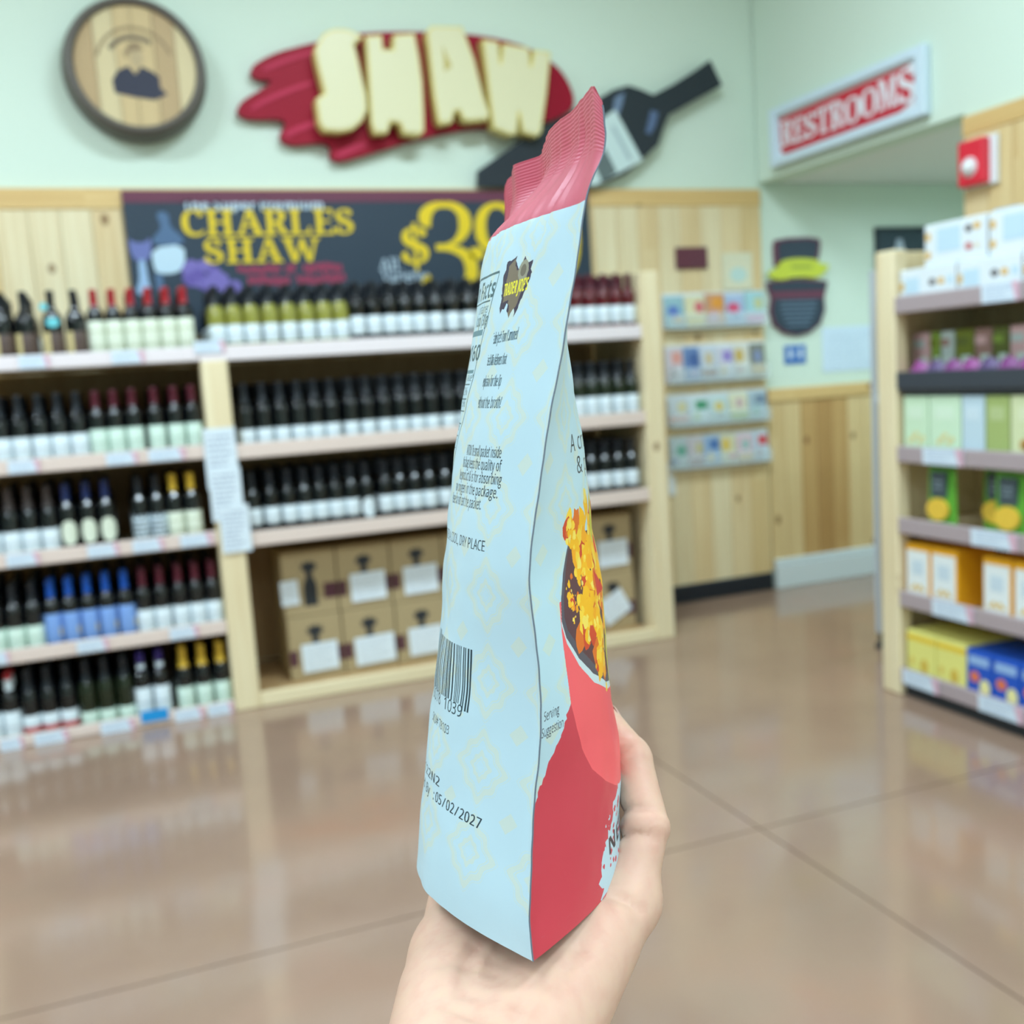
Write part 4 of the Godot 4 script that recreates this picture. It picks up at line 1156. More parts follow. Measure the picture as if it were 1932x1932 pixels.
	for i in 2:
		var o := carton_of("yellow_box", "yellow box with gold lid band on the bottom shelf, %s" % ["beside the pine post", "beside the blue boxes"][i], "box", "yellow boxes on the bottom grocery shelf", -3.33 + i * 0.165, y, 0.16, 0.2, 0.26, rgb(232, 226, 128))
		patch(o, "lid_band", 0, 0.17, 0.158, 0.022, plain(rgb(236, 200, 50), 0.5))
		dots(o, "print", 0.02, 0.06, 0.02, plain(rgb(214, 178, 66), 0.5), 1.4)
		dots(o, "print", -0.05, 0.07, 0.014, plain(rgb(222, 196, 96), 0.5), 1.2)
	for i in 4:
		var o := carton_of("blue_box", "royal blue box with orange print, number %s past the yellow boxes" % ["one", "two", "three", "four"][i], "box", "blue boxes on the bottom grocery shelf", -3.02 + i * 0.13, y, 0.126, 0.19, 0.26, rgb(24, 84, 190))
		patch(o, "panel", 0, 0.15, 0.1, 0.035, plain(rgb(150, 184, 226), 0.5))
		dots(o, "print", -0.02, 0.085, 0.024, plain(rgb(226, 120, 76), 0.5), 0.9)
		dots(o, "print", 0.03, 0.05, 0.026, plain(rgb(238, 230, 160), 0.5), 1.3)

# ---------------------------------------------------------------- the held pouch
# Its cross-sections: near seam, far seam and how far each panel bulges, by height.
const ASIDE := Vector3(0.93580193, 0, 0.35252623)   # level, to the viewer's right
const AWAY := Vector3(0.35252623, 0, -0.93580193)   # level, away from the viewer
const BAG_Y := 1.2656
const BAG_H := 0.2686
const BAG_FAR := 0.455
const NEAR_ASIDE := [-.0026, -.0029, -.0016, -.0003, .0013, .0036, .0049, .0051, .0045, .0039, .0056, .0084, .0111, .0141, .0177, .0207, .0239, .0266, .0296, .0332, .0345]
const BULGE_BACK := [.0391, .0374, .0361, .0343, .0336, .033, .0316, .0297, .0279, .0259, .0249, .0244, .0238, .0227, .0218, .0206, .0192, .0174, .0131, .0095, .0]
const BULGE_FRONT := [.0388, .0395, .0391, .0379, .0359, .0335, .0316, .0306, .0299, .029, .027, .0238, .0207, .0169, .0123, .009, .006, .003, .001, 0.0, 0.0]
const TOP_AWAY := [.318, .322, .352, .365, .38, .3935, .414, .4257, .4468, .455]
const TOP_ASIDE := [.036, .033, .029, .0245, .0216, .0208, .0204, .0099, .0093, .0053]

func along(t: float, a: Array) -> float:
	# smooth curve through evenly spaced values
	var x := clampf(t, 0.0, 1.0) * (a.size() - 1)
	var i := mini(int(x), a.size() - 2)
	return cubic_interpolate(a[i], a[i + 1], a[maxi(i - 1, 0)], a[mini(i + 2, a.size() - 1)], x - i)
func top_wave(f: float) -> float:
	# averaged over a short stretch so that the folds are round
	var sum := 0.0
	for j in 7:
		var g := f + (j - 3) * 0.0006
		var v: float = TOP_ASIDE[0]
		for i in TOP_AWAY.size() - 1:
			if g >= TOP_AWAY[i]:
				v = lerpf(TOP_ASIDE[i], TOP_ASIDE[i + 1], clampf((g - TOP_AWAY[i]) / (TOP_AWAY[i + 1] - TOP_AWAY[i]), 0.0, 1.0))
		sum += v
	return sum / 7.0
var crumple: FastNoiseLite
func bag_point(k: float, s: float, side: float) -> Vector3:
	# k height 0..1, s from the near seam to the far seam, side -1 back panel, +1 front panel
	var near_f := 0.308 + 0.012 * k
	var f := near_f + (BAG_FAR - near_f) * s
	var n := along(k, NEAR_ASIDE)
	var flange := lerpf(0.006, 0.05, smoothstep(0.0, 0.22, k))   # the flat side seal narrows to nothing at the foot
	var q := clampf((s - flange) / (1.0 - 2.0 * flange), 0.0, 1.0)
	var lens := sin(PI * q)
	var b := along(k, BULGE_BACK if side < 0 else BULGE_FRONT)
	var a := n + (-0.010 + 0.0155 * k - n) * s + side * b * lens
	var w := smoothstep(0.87, 0.965, k)
	a = lerpf(a, top_wave(f), w)
	# soft dents of the film, and the pressed ribs of the seals
	var soft := lens * (1.0 - w)
	a += soft * 0.0016 * crumple.get_noise_3d(k * 60.0, s * 46.0, side * 20.0)
	var pleat := smoothstep(0.80, 0.90, k) * (1.0 - 0.75 * smoothstep(0.93, 1.0, k))
	a += pleat * 0.0021 * crumple.get_noise_2d(s * 170.0 + k * 40.0, k * 16.0) * smoothstep(0.02, 0.12, s)
	if k > 0.90:
		a += 0.00007 * smoothstep(0.925, 0.935, k) * sin(k * BAG_H * TAU / 0.00125)
	elif s < 0.055:
		a += 0.00005 * sin(k * BAG_H * TAU / 0.0013)
	var y := BAG_Y + BAG_H * k
	if k > 0.9:
		y -= 0.006 * (k - 0.9) * 10.0 * (1.0 * pow(maxf(0.0, 1.0 - s / 0.05), 2.0) + pow(maxf(0.0, 1.0 - (1.0 - s) / 0.05), 2.0))
		y -= 0.0035 * smoothstep(0.9, 1.0, k) * (0.5 - 0.5 * cos(s * 2.2))
	return Vector3(EYE.x, 0, EYE.z) + ASIDE * (a + side * 0.0003 * smoothstep(0.0, 0.03, s) * smoothstep(0.0, 0.02, 1.0 - s)) + AWAY * f + Vector3(0, y, 0)
func bag_panel(side: float, base: Vector3) -> ArrayMesh:
	var ks := []
	for i in 111:
		ks.append(0.90 * i / 110.0)
	for i in 130:
		ks.append(0.90 + 0.10 * (i + 1) / 130.0)
	var cols := 72
	var v := PackedVector3Array(); var uv := PackedVector2Array(); var idx := PackedInt32Array()
	for i in ks.size():
		for j in cols + 1:
			var s := pow(float(j) / cols, 1.25)
			v.append(bag_point(ks[i], s, side) - base)
			uv.append(Vector2(1.0 - s if side < 0 else s, 1.0 - ks[i]))
	for i in ks.size() - 1:
		for j in cols:
			var a := i * (cols + 1) + j
			var b := a + cols + 1
			if side > 0:
				idx.append_array([a, b, b + 1, a, b + 1, a + 1])
			else:
				idx.append_array([a, b + 1, b, a, a + 1, b + 1])
	return smooth_mesh(v, uv, idx)
func smooth_mesh(v: PackedVector3Array, uv: PackedVector2Array, idx: PackedInt32Array) -> ArrayMesh:
	var nrm := PackedVector3Array()
	nrm.resize(v.size())
	for t in range(0, idx.size(), 3):
		var n := (v[idx[t + 2]] - v[idx[t]]).cross(v[idx[t + 1]] - v[idx[t]])
		for e in 3:
			nrm[idx[t + e]] += n
	for i in nrm.size():
		nrm[i] = nrm[i].normalized()
	var arr := []
	arr.resize(Mesh.ARRAY_MAX)
	arr[Mesh.ARRAY_VERTEX] = v
	arr[Mesh.ARRAY_NORMAL] = nrm
	if uv.size():
		arr[Mesh.ARRAY_TEX_UV] = uv
	arr[Mesh.ARRAY_INDEX] = idx
	var m := ArrayMesh.new()
	m.add_surface_from_arrays(Mesh.PRIMITIVE_TRIANGLES, arr)
	return m
const PW := 1024
const PH := 2048
func quatrefoil(c: Vector2, r: float, tall := 1.25) -> PackedVector2Array:
	# pointed four-lobed ornament
	var out := PackedVector2Array()
	for i in 64:
		var a := TAU * i / 64
		var lobe := (1.0 + 0.075 * cos(8.0 * a)) / pow(pow(absf(cos(a)), 1.2) + pow(absf(sin(a)), 1.2), 0.8333)
		out.append(c + Vector2(cos(a) * r * lobe, sin(a) * r * lobe * tall))
	return out
func ornaments(img: Image, mirrored: bool, ground: Color, tint: Color) -> void:
	for i in range(0, 9):
		for j in range(-1, 5):
			var k := 0.093 + 0.1085 * i
			var s := 0.19 + 0.19 * j
			var c := Vector2((1.0 - s if mirrored else s) * PW, (1.0 - k) * PH)
			for q in [[84, 0.5], [81, 0.0], [77, 1.0], [60, 0.0], [57, 0.9], [53, 0.0], [34, 1.0], [21, 0.0], [17, 0.6], [14, 0.0]]:
				fill(img, quatrefoil(c, q[0], 1.22), ground.lerp(tint, q[1]))
			var d := c + Vector2(0.095 * PW * (1.0 if mirrored else -1.0), -0.054 * PH)
			fill(img, PackedVector2Array([d + Vector2(4, -28), d + Vector2(25, -4), d + Vector2(-3, 28), d + Vector2(-25, 4)]), tint)
func rough_edge(pts: Array, s: int, jag: float) -> PackedVector2Array:
	# a torn, brushed outline: [k, s] points with jitter between them (front panel coordinates)
	var r := RandomNumberGenerator.new()
	r.seed = s
	var out := PackedVector2Array()
	for i in pts.size():
		var a := Vector2(pts[i][1] * PW, (1.0 - pts[i][0]) * PH)
		var nx: Array = pts[(i + 1) % pts.size()]
		var b := Vector2(nx[1] * PW, (1.0 - nx[0]) * PH)
		var n := maxi(1, int(a.distance_to(b) / 9.0))
		for j in n:
			out.append(a.lerp(b, float(j) / n) + Vector2(r.randf_range(-jag, jag), r.randf_range(-jag, jag)))
	return out
func bag_back_picture() -> Image:
	var img := Image.create(PW, PH, false, Image.FORMAT_RGB8)
	var ground := rgb(190, 219, 230)
	img.fill(ground)
	ornaments(img, true, ground, rgb(202, 219, 212))
	img.fill_rect(Rect2i(0, 0, PW, int((1.0 - 0.873) * PH)), rgb(204, 90, 110))
	var ink := rgb(62, 96, 104)
	var X := func(s: float) -> float: return (1.0 - s) * PW
	var Y := func(k: float) -> float: return (1.0 - k) * PH
	# nutrition table: right edge runs down the panel
	var edge := func(k: float) -> float: return lerpf(0.335, 0.46, (0.817 - k) / 0.243)
	fill(img, PackedVector2Array([Vector2(X.call(0.93), Y.call(0.819)), Vector2(X.call(0.335), Y.call(0.819)), Vector2(X.call(0.335), Y.call(0.816)), Vector2(X.call(0.93), Y.call(0.816))]), ink)
	fill(img, PackedVector2Array([Vector2(X.call(0.337), Y.call(0.817)), Vector2(X.call(0.333), Y.call(0.817)), Vector2(X.call(0.470), Y.call(0.55)), Vector2(X.call(0.475), Y.call(0.55))]), ink)
	for q in [[0.784, 0.0018], [0.7475, 0.0075], [0.6965, 0.0045], [0.678, 0.0014], [0.659, 0.0014], [0.643, 0.0014], [0.6265, 0.0014], [0.6105, 0.0014], [0.594, 0.0014], [0.577, 0.0014]]:
		var e: float = edge.call(q[0]) + 0.012
		fill(img, PackedVector2Array([Vector2(X.call(0.92), Y.call(q[0])), Vector2(X.call(e), Y.call(q[0])), Vector2(X.call(e + 0.003), Y.call(q[0] - q[1])), Vector2(X.call(0.92), Y.call(q[0] - q[1]))]), rgb(96, 138, 150) if q[1] > 0.004 else ink)
	print_text(img, "Nutrition Facts", "sans_bold", ink, X.call(0.78), X.call(0.346), Y.call(0.787), 68)
	print_text(img, "container", "sans", ink, X.call(0.47), X.call(0.372), Y.call(0.7685), 34)
	print_text(img, "1 cup (30g)", "sans_bold", ink, X.call(0.485), X.call(0.358), Y.call(0.7525), 42)
	print_text(img, "160", "sans_bold", ink, X.call(0.478), X.call(0.378), Y.call(0.708), 58)
	print_text(img, "Daily Value*", "sans", ink, X.call(0.52), X.call(0.402), Y.call(0.682), 28)
	for q in [["12%", 0.6635], ["15%", 0.648], ["3%", 0.6165], ["1%", 0.599]]:
		var e: float = edge.call(q[1]) + 0.018
		print_text(img, q[0], "sans", ink, X.call(e + 0.045 + (0.02 if q[0].length() > 2 else 0.0)), X.call(e), Y.call(q[1]), 30)
	# brushed brown mark with yellow lettering
	var blob := func(pts: Array, jag: float, c: Color, s: int) -> void:
		var m := []
		for p in pts:
			m.append([p[0], 1.0 - p[1]])
		fill(img, rough_edge(m, s, jag), c)
	blob.call([[0.826, 0.305], [0.828, 0.275], [0.834, 0.262], [0.822, 0.255], [0.815, 0.24], [0.828, 0.222], [0.818, 0.205], [0.822, 0.19], [0.80, 0.192], [0.775, 0.215], [0.758, 0.228], [0.770, 0.24], [0.756, 0.252], [0.776, 0.262], [0.764, 0.29], [0.785, 0.30]], 5.0, rgb(54, 42, 66), 4)
	blob.call([[0.822, 0.29], [0.829, 0.268], [0.816, 0.256], [0.812, 0.236], [0.820, 0.222], [0.812, 0.204], [0.797, 0.2], [0.778, 0.222], [0.764, 0.236], [0.757, 0.25], [0.780, 0.262], [0.776, 0.285]], 4.0, rgb(122, 108, 88), 5)
	fill(img, ellipse(Vector2(X.call(0.222), Y.call(0.812)), 20, 26), rgb(150, 148, 128))
	fill(img, ellipse(Vector2(X.call(0.222), Y.call(0.812)), 11, 15), rgb(112, 104, 88))
	print_text(img, "TRADER JOE'S", "sans_bold", rgb(236, 226, 50), X.call(0.29), X.call(0.196), Y.call(0.784), 44, 0.06, 1.0, 1.0)
	# lines of small print
	ink = rgb(70, 96, 108)
	print_text(img, "Trader Joe's Tom Yummed", "sans", ink, X.call(0.302), X.call(0.2), Y.call(0.7265), 40, 0.05, 1.2, 1.0)
	print_text(img, "Snack Mix delivers that", "sans", ink, X.call(0.314), X.call(0.227), Y.call(0.7), 38, 0.0, 1.2, 1.0)
	print_text(img, "explosion for the lip", "sans", ink, X.call(0.322), X.call(0.234), Y.call(0.674), 38, 0.0, 1.2, 1.0)
	print_text(img, "without the broth!", "sans", ink, X.call(0.335), X.call(0.214), Y.call(0.647), 40, 0.0, 1.2, 1.0)
	ink = rgb(34, 54, 66)
	print_text(img, "CAUTION: The small packet inside", "sans", ink, X.call(0.36), X.call(0.18), Y.call(0.587), 38, 0.0, 1.35, 0.3)
	print_text(img, "this bag keeps the quality of", "sans", ink, X.call(0.373), X.call(0.174), Y.call(0.571), 38, 0.0, 1.35, 0.3)
	print_text(img, "the product & is for absorbing", "sans", ink, X.call(0.388), X.call(0.168), Y.call(0.5545), 38, 0.0, 1.35, 0.3)
	print_text(img, "any oxygen in the package.", "sans", ink, X.call(0.408), X.call(0.175), Y.call(0.5385), 38, 0.0, 1.35, 0.3)
	print_text(img, "Please do not eat the packet.", "sans", ink, X.call(0.428), X.call(0.235), Y.call(0.522), 38, 0.0, 1.35, 0.3)
	print_text(img, "STORE IN A COOL, DRY PLACE", "sans", ink, X.call(0.475), X.call(0.2), Y.call(0.472), 38, 0.0, 1.35, 0.3)
	# bar code
	var r := RandomNumberGenerator.new()
	r.seed = 12
	var x: float = X.call(0.5)
	while x < X.call(0.249):
		var w: float = [3, 3, 4, 6, 8][r.randi() % 5]
		img.fill_rect(Rect2i(int(x), int(Y.call(0.343)), int(w), int(0.082 * PH)), rgb(34, 58, 70))
		x += w + [3, 4, 4, 6, 8][r.randi() % 5]
	img.fill_rect(Rect2i(int(X.call(0.47)), int(Y.call(0.268)), int(0.2 * PW), int(0.03 * PH)), ground)
	print_text(img, "0078  1039", "sans", rgb(34, 58, 70), X.call(0.46), X.call(0.268), Y.call(0.252), 46)
	print_text(img, "SKU# 78103", "sans", ink, X.call(0.44), X.call(0.314), Y.call(0.222), 34)
	print_text(img, "F26122N2", "mono", ink, X.call(0.52), X.call(0.335), Y.call(0.1475), 36, 0.0, 1.2, 1.0)
	print_text(img, "Best If Used By :05/02/2027", "mono", ink, X.call(0.60), X.call(0.167), Y.call(0.1255), 38, 0.0, 1.2, 1.0)
	return img
func bag_front_picture() -> Image:
	var img := Image.create(PW, PH, false, Image.FORMAT_RGB8)
	var ground := rgb(190, 219, 230)
	img.fill(ground)
	ornaments(img, false, ground, rgb(202, 219, 212))
	img.fill_rect(Rect2i(0, 0, PW, int((1.0 - 0.873) * PH)), rgb(204, 90, 110))
	var mir := func(a: Array) -> Array:
		var m := a.duplicate()
		for i in range(a.size() - 1, -1, -1):
			m.append([a[i][0], 1.0 - a[i][1]])
		return m
	# torn red ground
	fill(img, rough_edge(mir.call([[-0.03, -0.02], [0.06, -0.02], [0.075, -0.006], [0.096, 0.012], [0.122, 0.024], [0.167, 0.042], [0.196, 0.068], [0.23, 0.1], [0.252, 0.13], [0.285, 0.16]]), 21, 5.0), rgb(208, 62, 78))
	# bowl
	fill(img, rough_edge(mir.call([[0.408, 0.15], [0.36, 0.147], [0.326, 0.15], [0.278, 0.16], [0.245, 0.178], [0.215, 0.2], [0.178, 0.24], [0.15, 0.295], [0.13, 0.355], [0.114, 0.42]]), 22, 0.0), rgb(250, 96, 104))
	fill(img, rough_edge(mir.call([[0.47, 0.212], [0.44, 0.178], [0.411, 0.158], [0.38, 0.15], [0.355, 0.162], [0.32, 0.204], [0.287, 0.268], [0.262, 0.36], [0.254, 0.44]]), 23, 0.0), rgb(206, 222, 226))
	fill(img, rough_edge(mir.call([[0.475, 0.212], [0.44, 0.178], [0.411, 0.158], [0.385, 0.152], [0.362, 0.163], [0.33, 0.204], [0.299, 0.268], [0.272, 0.36], [0.262, 0.44]]), 24, 0.0), rgb(84, 80, 94))
	fill(img, rough_edge(mir.call([[0.48, 0.222], [0.44, 0.19], [0.411, 0.17], [0.388, 0.164], [0.37, 0.172], [0.34, 0.214], [0.31, 0.278], [0.284, 0.36], [0.276, 0.44]]), 25, 0.0), rgb(88, 50, 62))
	# crunchy golden pieces heaped in the bowl
	var r := RandomNumberGenerator.new()
	r.seed = 33
	var golds := [rgb(252, 186, 22), rgb(254, 210, 60), rgb(250, 168, 20), rgb(252, 222, 96), rgb(226, 110, 30), rgb(212, 66, 36), rgb(240, 214, 110)]
	# each: height, place across, half width, half height, lean
	for piece in [[0.500, 0.40, 60, 120, 0.2], [0.475, 0.30, 70, 110, 0.25], [0.490, 0.235, 46, 62, -0.3], [0.435, 0.365, 60, 100, 0.3], [0.425, 0.275, 34, 90, 0.35], [0.405, 0.205, 20, 60, 0.1], [0.375, 0.27, 72, 92, 0.2], [0.39, 0.355, 46, 100, -0.1], [0.345, 0.33, 50, 64, 0.1], [0.310, 0.345, 56, 80, 0.15], [0.36, 0.43, 60, 130, 0.1], [0.45, 0.46, 70, 120, 0.0], [0.30, 0.46, 60, 70, 0.0]]:
		for mirror in 2:
			var s: float = piece[1] if mirror == 0 else 1.0 - piece[1]
			var c := Vector2(s * PW, (1.0 - piece[0]) * PH)
			for k in 26:
				var o := (Vector2(r.randfn(0.0, 0.42) * piece[2], r.randfn(0.0, 0.42) * piece[3])).rotated(piece[4])
				var col: Color = golds[[4, 2, 0, 0, 4, 0, 2, 1, 0, 5, 0, 1, 2, 0, 3, 1, 0, 1, 4, 3, 0, 1, 0, 6, 1, 3][k]]
				fill(img, rough_poly(c + o, float(piece[2]) * (r.randf_range(0.3, 0.6) if k < 10 else r.randf_range(0.1, 0.3)), r), col)
	for q in [[0.425, 0.34, 0.39, 0.44], [0.47, 0.42, 0.44, 0.46]]:
		fill(img, PackedVector2Array([Vector2(q[1] * PW, (1 - q[0]) * PH), Vector2((q[1] + 0.04) * PW, (1 - q[0] + 0.01) * PH), Vector2(q[3] * PW, (1 - q[2]) * PH), Vector2((q[1] + 0.01) * PW, (1 - q[2]) * PH)]), rgb(214, 46, 44))
	for q in [[0.30, 0.43], [0.36, 0.45], [0.50, 0.41]]:
		fill(img, ellipse(Vector2(q[0 + 1] * PW, (1.0 - q[0]) * PH), 20, 90, 20, 0.12), rgb(196, 196, 74))
	# white brushed patch with the weight
	fill(img, rough_edge(mir.call([[0.118, 0.44], [0.124, 0.40], [0.105, 0.33], [0.09, 0.335], [0.08, 0.29], [0.066, 0.282], [0.04, 0.25], [0.02, 0.235], [0.012, 0.25], [0.0, 0.245]]), 26, 9.0), ground)
	for k in 70:
		var p := Vector2(r.randf_range(0.25, 0.42) * PW, (1.0 - r.randf_range(0.015, 0.105)) * PH)
		fill(img, rough_poly(p, r.randf_range(3, 9), r), rgb(208, 62, 78) if k % 3 else ground)
	print_text(img, "NET WT", "sans_bold", rgb(40, 44, 54), 0.298 * PW, 0.56 * PW, (1.0 - 0.047) * PH, 64, 0.1)
	print_text(img, "A crunchy", "sans", rgb(48, 60, 72), 0.235 * PW, 0.60 * PW, (1.0 - 0.586) * PH, 64)
	print_text(img, "& punchy", "sans", rgb(48, 60, 72), 0.29 * PW, 0.60 * PW, (1.0 - 0.556) * PH, 64)
	print_text(img, "Serving", "sans", rgb(60, 70, 84), 0.066 * PW, 0.116 * PW, (1.0 - 0.276) * PH, 34)
	print_text(img, "Suggestion", "sans", rgb(60, 70, 84), 0.06 * PW, 0.13 * PW, (1.0 - 0.257) * PH, 34)
	return img
func rough_poly(c: Vector2, r: float, g: RandomNumberGenerator) -> PackedVector2Array:
	var out := PackedVector2Array()
	for i in 9:
		out.append(c + Vector2(cos(TAU * i / 9), sin(TAU * i / 9) * 1.35) * r * g.randf_range(0.6, 1.15))
	return out
func build_bag() -> void:
	crumple = noise(0.09, 3, 61)
	var base := bag_point(0.0, 0.5, 0.0)
	base = EYE * Vector3(1, 0, 1) + ASIDE * -0.006 + AWAY * 0.381 + Vector3(0, BAG_Y, 0)
	var o := thing("snack_pouch", "pale blue stand-up snack pouch with pink sealed top held upright in a hand", "pouch", base)
	var film_b := textured(picture(bag_back_picture()), 0.42)
	var film_f := textured(picture(bag_front_picture()), 0.36)
	for m in [film_b, film_f]:
		m.metallic_specular = 0.45
		m.texture_repeat = false
	part("back_panel", bag_panel(-1.0, base), film_b, o)
	part("front_panel", bag_panel(1.0, base), film_f, o)
	# the cut edge of the sealed film, a thin grey line down the near seam
	var ev := PackedVector3Array(); var ei := PackedInt32Array()
	for i in 181:
		var c := bag_point(0.002 + 0.992 * i / 180.0, 0.0, 0.0) - base
		ev.append(c - ASIDE * 0.00026 - AWAY * 0.00006); ev.append(c - AWAY * 0.0004); ev.append(c + ASIDE * 0.00026 - AWAY * 0.00006)
	for i in 180:
		for e in 2:
			var a := i * 3 + e
			ei.append_array([a, a + 3, a + 4, a, a + 4, a + 1])
	part("seam_edge", smooth_mesh(ev, PackedVector2Array(), ei), plain(rgb(104, 116, 130), 0.5), o)
	# folded bottom gusset between the two panels
	var v := PackedVector3Array(); var idx := PackedInt32Array()
	var n := 40
	for j in n + 1:
		var s := float(j) / n
		var a := bag_point(0.02, lerpf(0.01, 0.99, s), -1.0) - base; var b := bag_point(0.02, lerpf(0.01, 0.99, s), 1.0) - base
		var mid := (a + b) * 0.5 + Vector3(0, 0.03 * sin(PI * s), 0)
		v.append(a); v.append(mid); v.append(b)
	for j in n:
		for e in 2:
			var a := j * 3 + e
			idx.append_array([a, a + 1, a + 4, a, a + 4, a + 3])
	part("bottom_gusset", smooth_mesh(v, PackedVector2Array(), idx), plain(rgb(190, 219, 230), 0.45), o)

# ---------------------------------------------------------------- the hand that holds it
func J(a: float, f: float, h: float) -> Vector3:
	return EYE * Vector3(1, 0, 1) + ASIDE * a + AWAY * f + Vector3(0, BAG_Y + h, 0)
func skin_px(u: float, v: float, f: float) -> Vector3:
	var d := look(u, v)
	return EYE + d * (f / d.dot(AWAY))
func build_hand() -> void:
	var bones := []
	var add := func(a: Vector3, ra: float, b: Vector3, rb: float, soft: float) -> void:
		bones.append([a, ra, b, rb, soft])
	var wr_ := J(-0.036, 0.277, -0.039); var wu := J(-0.023, 0.279, -0.040); var wc := J(-0.030, 0.279, -0.041)
	var li := J(0.0325, 0.3585, -0.0085); var ri := J(0.025, 0.380, -0.0165); var mi := J(0.005, 0.388, -0.0160); var ind := J(-0.013, 0.386, -0.0170)
	var tm := J(-0.0315, 0.356, -0.025)
	# forearm
	add.call(wr_, 0.0195, J(-0.094, 0.12, -0.150), 0.025, 0.02)
	add.call(wu, 0.019, J(-0.064, 0.12, -0.160), 0.025, 0.02)
	add.call(wc, 0.021, J(-0.079, 0.12, -0.155), 0.03, 0.02)
	add.call(wr_, 0.0195, wu, 0.019, 0.012)
	# palm
	add.call(wr_, 0.0190, tm, 0.0160, 0.010)
	add.call(wc, 0.0185, ind, 0.0125, 0.010)
	add.call(wc, 0.0185, mi, 0.0125, 0.010)
	add.call(wu, 0.0185, ri, 0.0118, 0.010)
	add.call(wu, 0.0180, li, 0.0105, 0.010)
	add.call(J(-0.008, 0.306, -0.0315), 0.0165, J(0.0185, 0.345, -0.0155), 0.0135, 0.010)
	add.call(J(-0.031, 0.305, -0.0315), 0.0190, J(-0.030, 0.335, -0.0275), 0.0172, 0.010)
	add.call(ind, 0.0115, mi, 0.0115, 0.01)
	add.call(mi, 0.0115, ri, 0.0112, 0.01)
	add.call(ri, 0.011, li, 0.0105, 0.01)
	# thumb, folded behind the back panel
	var t1 := J(-0.031, 0.406, -0.0170); var t2 := J(-0.0335, 0.449, 0.006)
	add.call(tm, 0.0145, t1, 0.0105, 0.008)
	add.call(t1, 0.0105, t2, 0.0085, 0.005)
	# fingers round the far side of the front panel: [root, middle joint, end joint, tip, radii]
	var fingers := [
		[li, J(0.0424, 0.3715, 0.0135), J(0.0408, 0.3905, 0.0335), J(0.0325, 0.409, 0.0425), 0.0100, 0.0087, 0.0073, 0.0062],
		[ri, J(0.0405, 0.403, 0.003), J(0.0305, 0.419, 0.027), J(0.0195, 0.432, 0.043), 0.0105, 0.0090, 0.0078, 0.0068],
		[mi, J(0.0255, 0.424, -0.0075), J(0.023, 0.443, 0.019), J(0.011, 0.4485, 0.040), 0.0108, 0.0094, 0.0082, 0.0072],
		[ind, J(0.003, 0.430, -0.0145), J(0.0075, 0.4640, 0.005), J(0.001, 0.467, 0.029), 0.0108, 0.0094, 0.0082, 0.0072]]
	for q in fingers:
		add.call(q[0], q[4], q[1], q[5], 0.005)
		add.call(q[1], q[5], q[2], q[6], 0.0025)
		add.call(q[2], q[6], q[3], q[7], 0.0025)
	# the field, on a grid of cells of 2.4 mm; only cells near each bone are visited
	var cell := 0.0018
	var lo := Vector3(INF, INF, INF); var hi := -lo
	for b in bones:
		var r: float = maxf(b[1], b[3]) + 0.02
		lo = lo.min(b[0] - Vector3.ONE * r).min(b[2] - Vector3.ONE * r)
		hi = hi.max(b[0] + Vector3.ONE * r).max(b[2] + Vector3.ONE * r)
	var nx := int((hi.x - lo.x) / cell) + 2; var ny := int((hi.y - lo.y) / cell) + 2; var nz := int((hi.z - lo.z) / cell) + 2
	var field := PackedFloat32Array()
	field.resize(nx * ny * nz)
	field.fill(0.05)
	for b in bones:
		var A: Vector3 = b[0]; var B: Vector3 = b[2]
		var ra: float = b[1]; var rb: float = b[3]; var soft: float = b[4]
		var reach := maxf(ra, rb) + soft + 0.008
		var p0 := (A.min(B) - Vector3.ONE * reach - lo) / cell; var p1 := (A.max(B) + Vector3.ONE * reach - lo) / cell
		var ab := B - A
		var inv := 1.0 / maxf(ab.length_squared(), 1e-9)
		for ix in range(maxi(0, int(p0.x)), mini(nx - 1, int(p1.x) + 1) + 1):
			for iy in range(maxi(0, int(p0.y)), mini(ny - 1, int(p1.y) + 1) + 1):
				var at := (ix * ny + iy) * nz
				var p := lo + Vector3(ix, iy, 0) * cell
				for iz in range(maxi(0, int(p0.z)), mini(nz - 1, int(p1.z) + 1) + 1):
					p.z = lo.z + iz * cell
					var t := clampf((p - A).dot(ab) * inv, 0.0, 1.0)
					var d := p.distance_to(A + ab * t) - lerpf(ra, rb, t)
					if d > soft + 0.009:
						continue
					var e := field[at + iz]
					var h := maxf(soft - absf(d - e), 0.0)
					field[at + iz] = minf(d, e) - h * h / (4.0 * soft)
	# skin folds: shallow grooves. Rings at the finger joints, lines across the palm where a sight line meets the skin
	var at_cell := func(p: Vector3) -> int:
		var c := Vector3i(((p - lo) / cell).round())
		return (clampi(c.x, 0, nx - 1) * ny + clampi(c.y, 0, ny - 1)) * nz + clampi(c.z, 0, nz - 1)
	var meets := func(u: float, w: float) -> Vector3:
		var f := 0.25
		while f < 0.44:
			var p := skin_px(u, w, f)
			if field[at_cell.call(p)] < 0.0:
				return p
			f += 0.0008
		return skin_px(u, w, 0.33)
	var folds := []
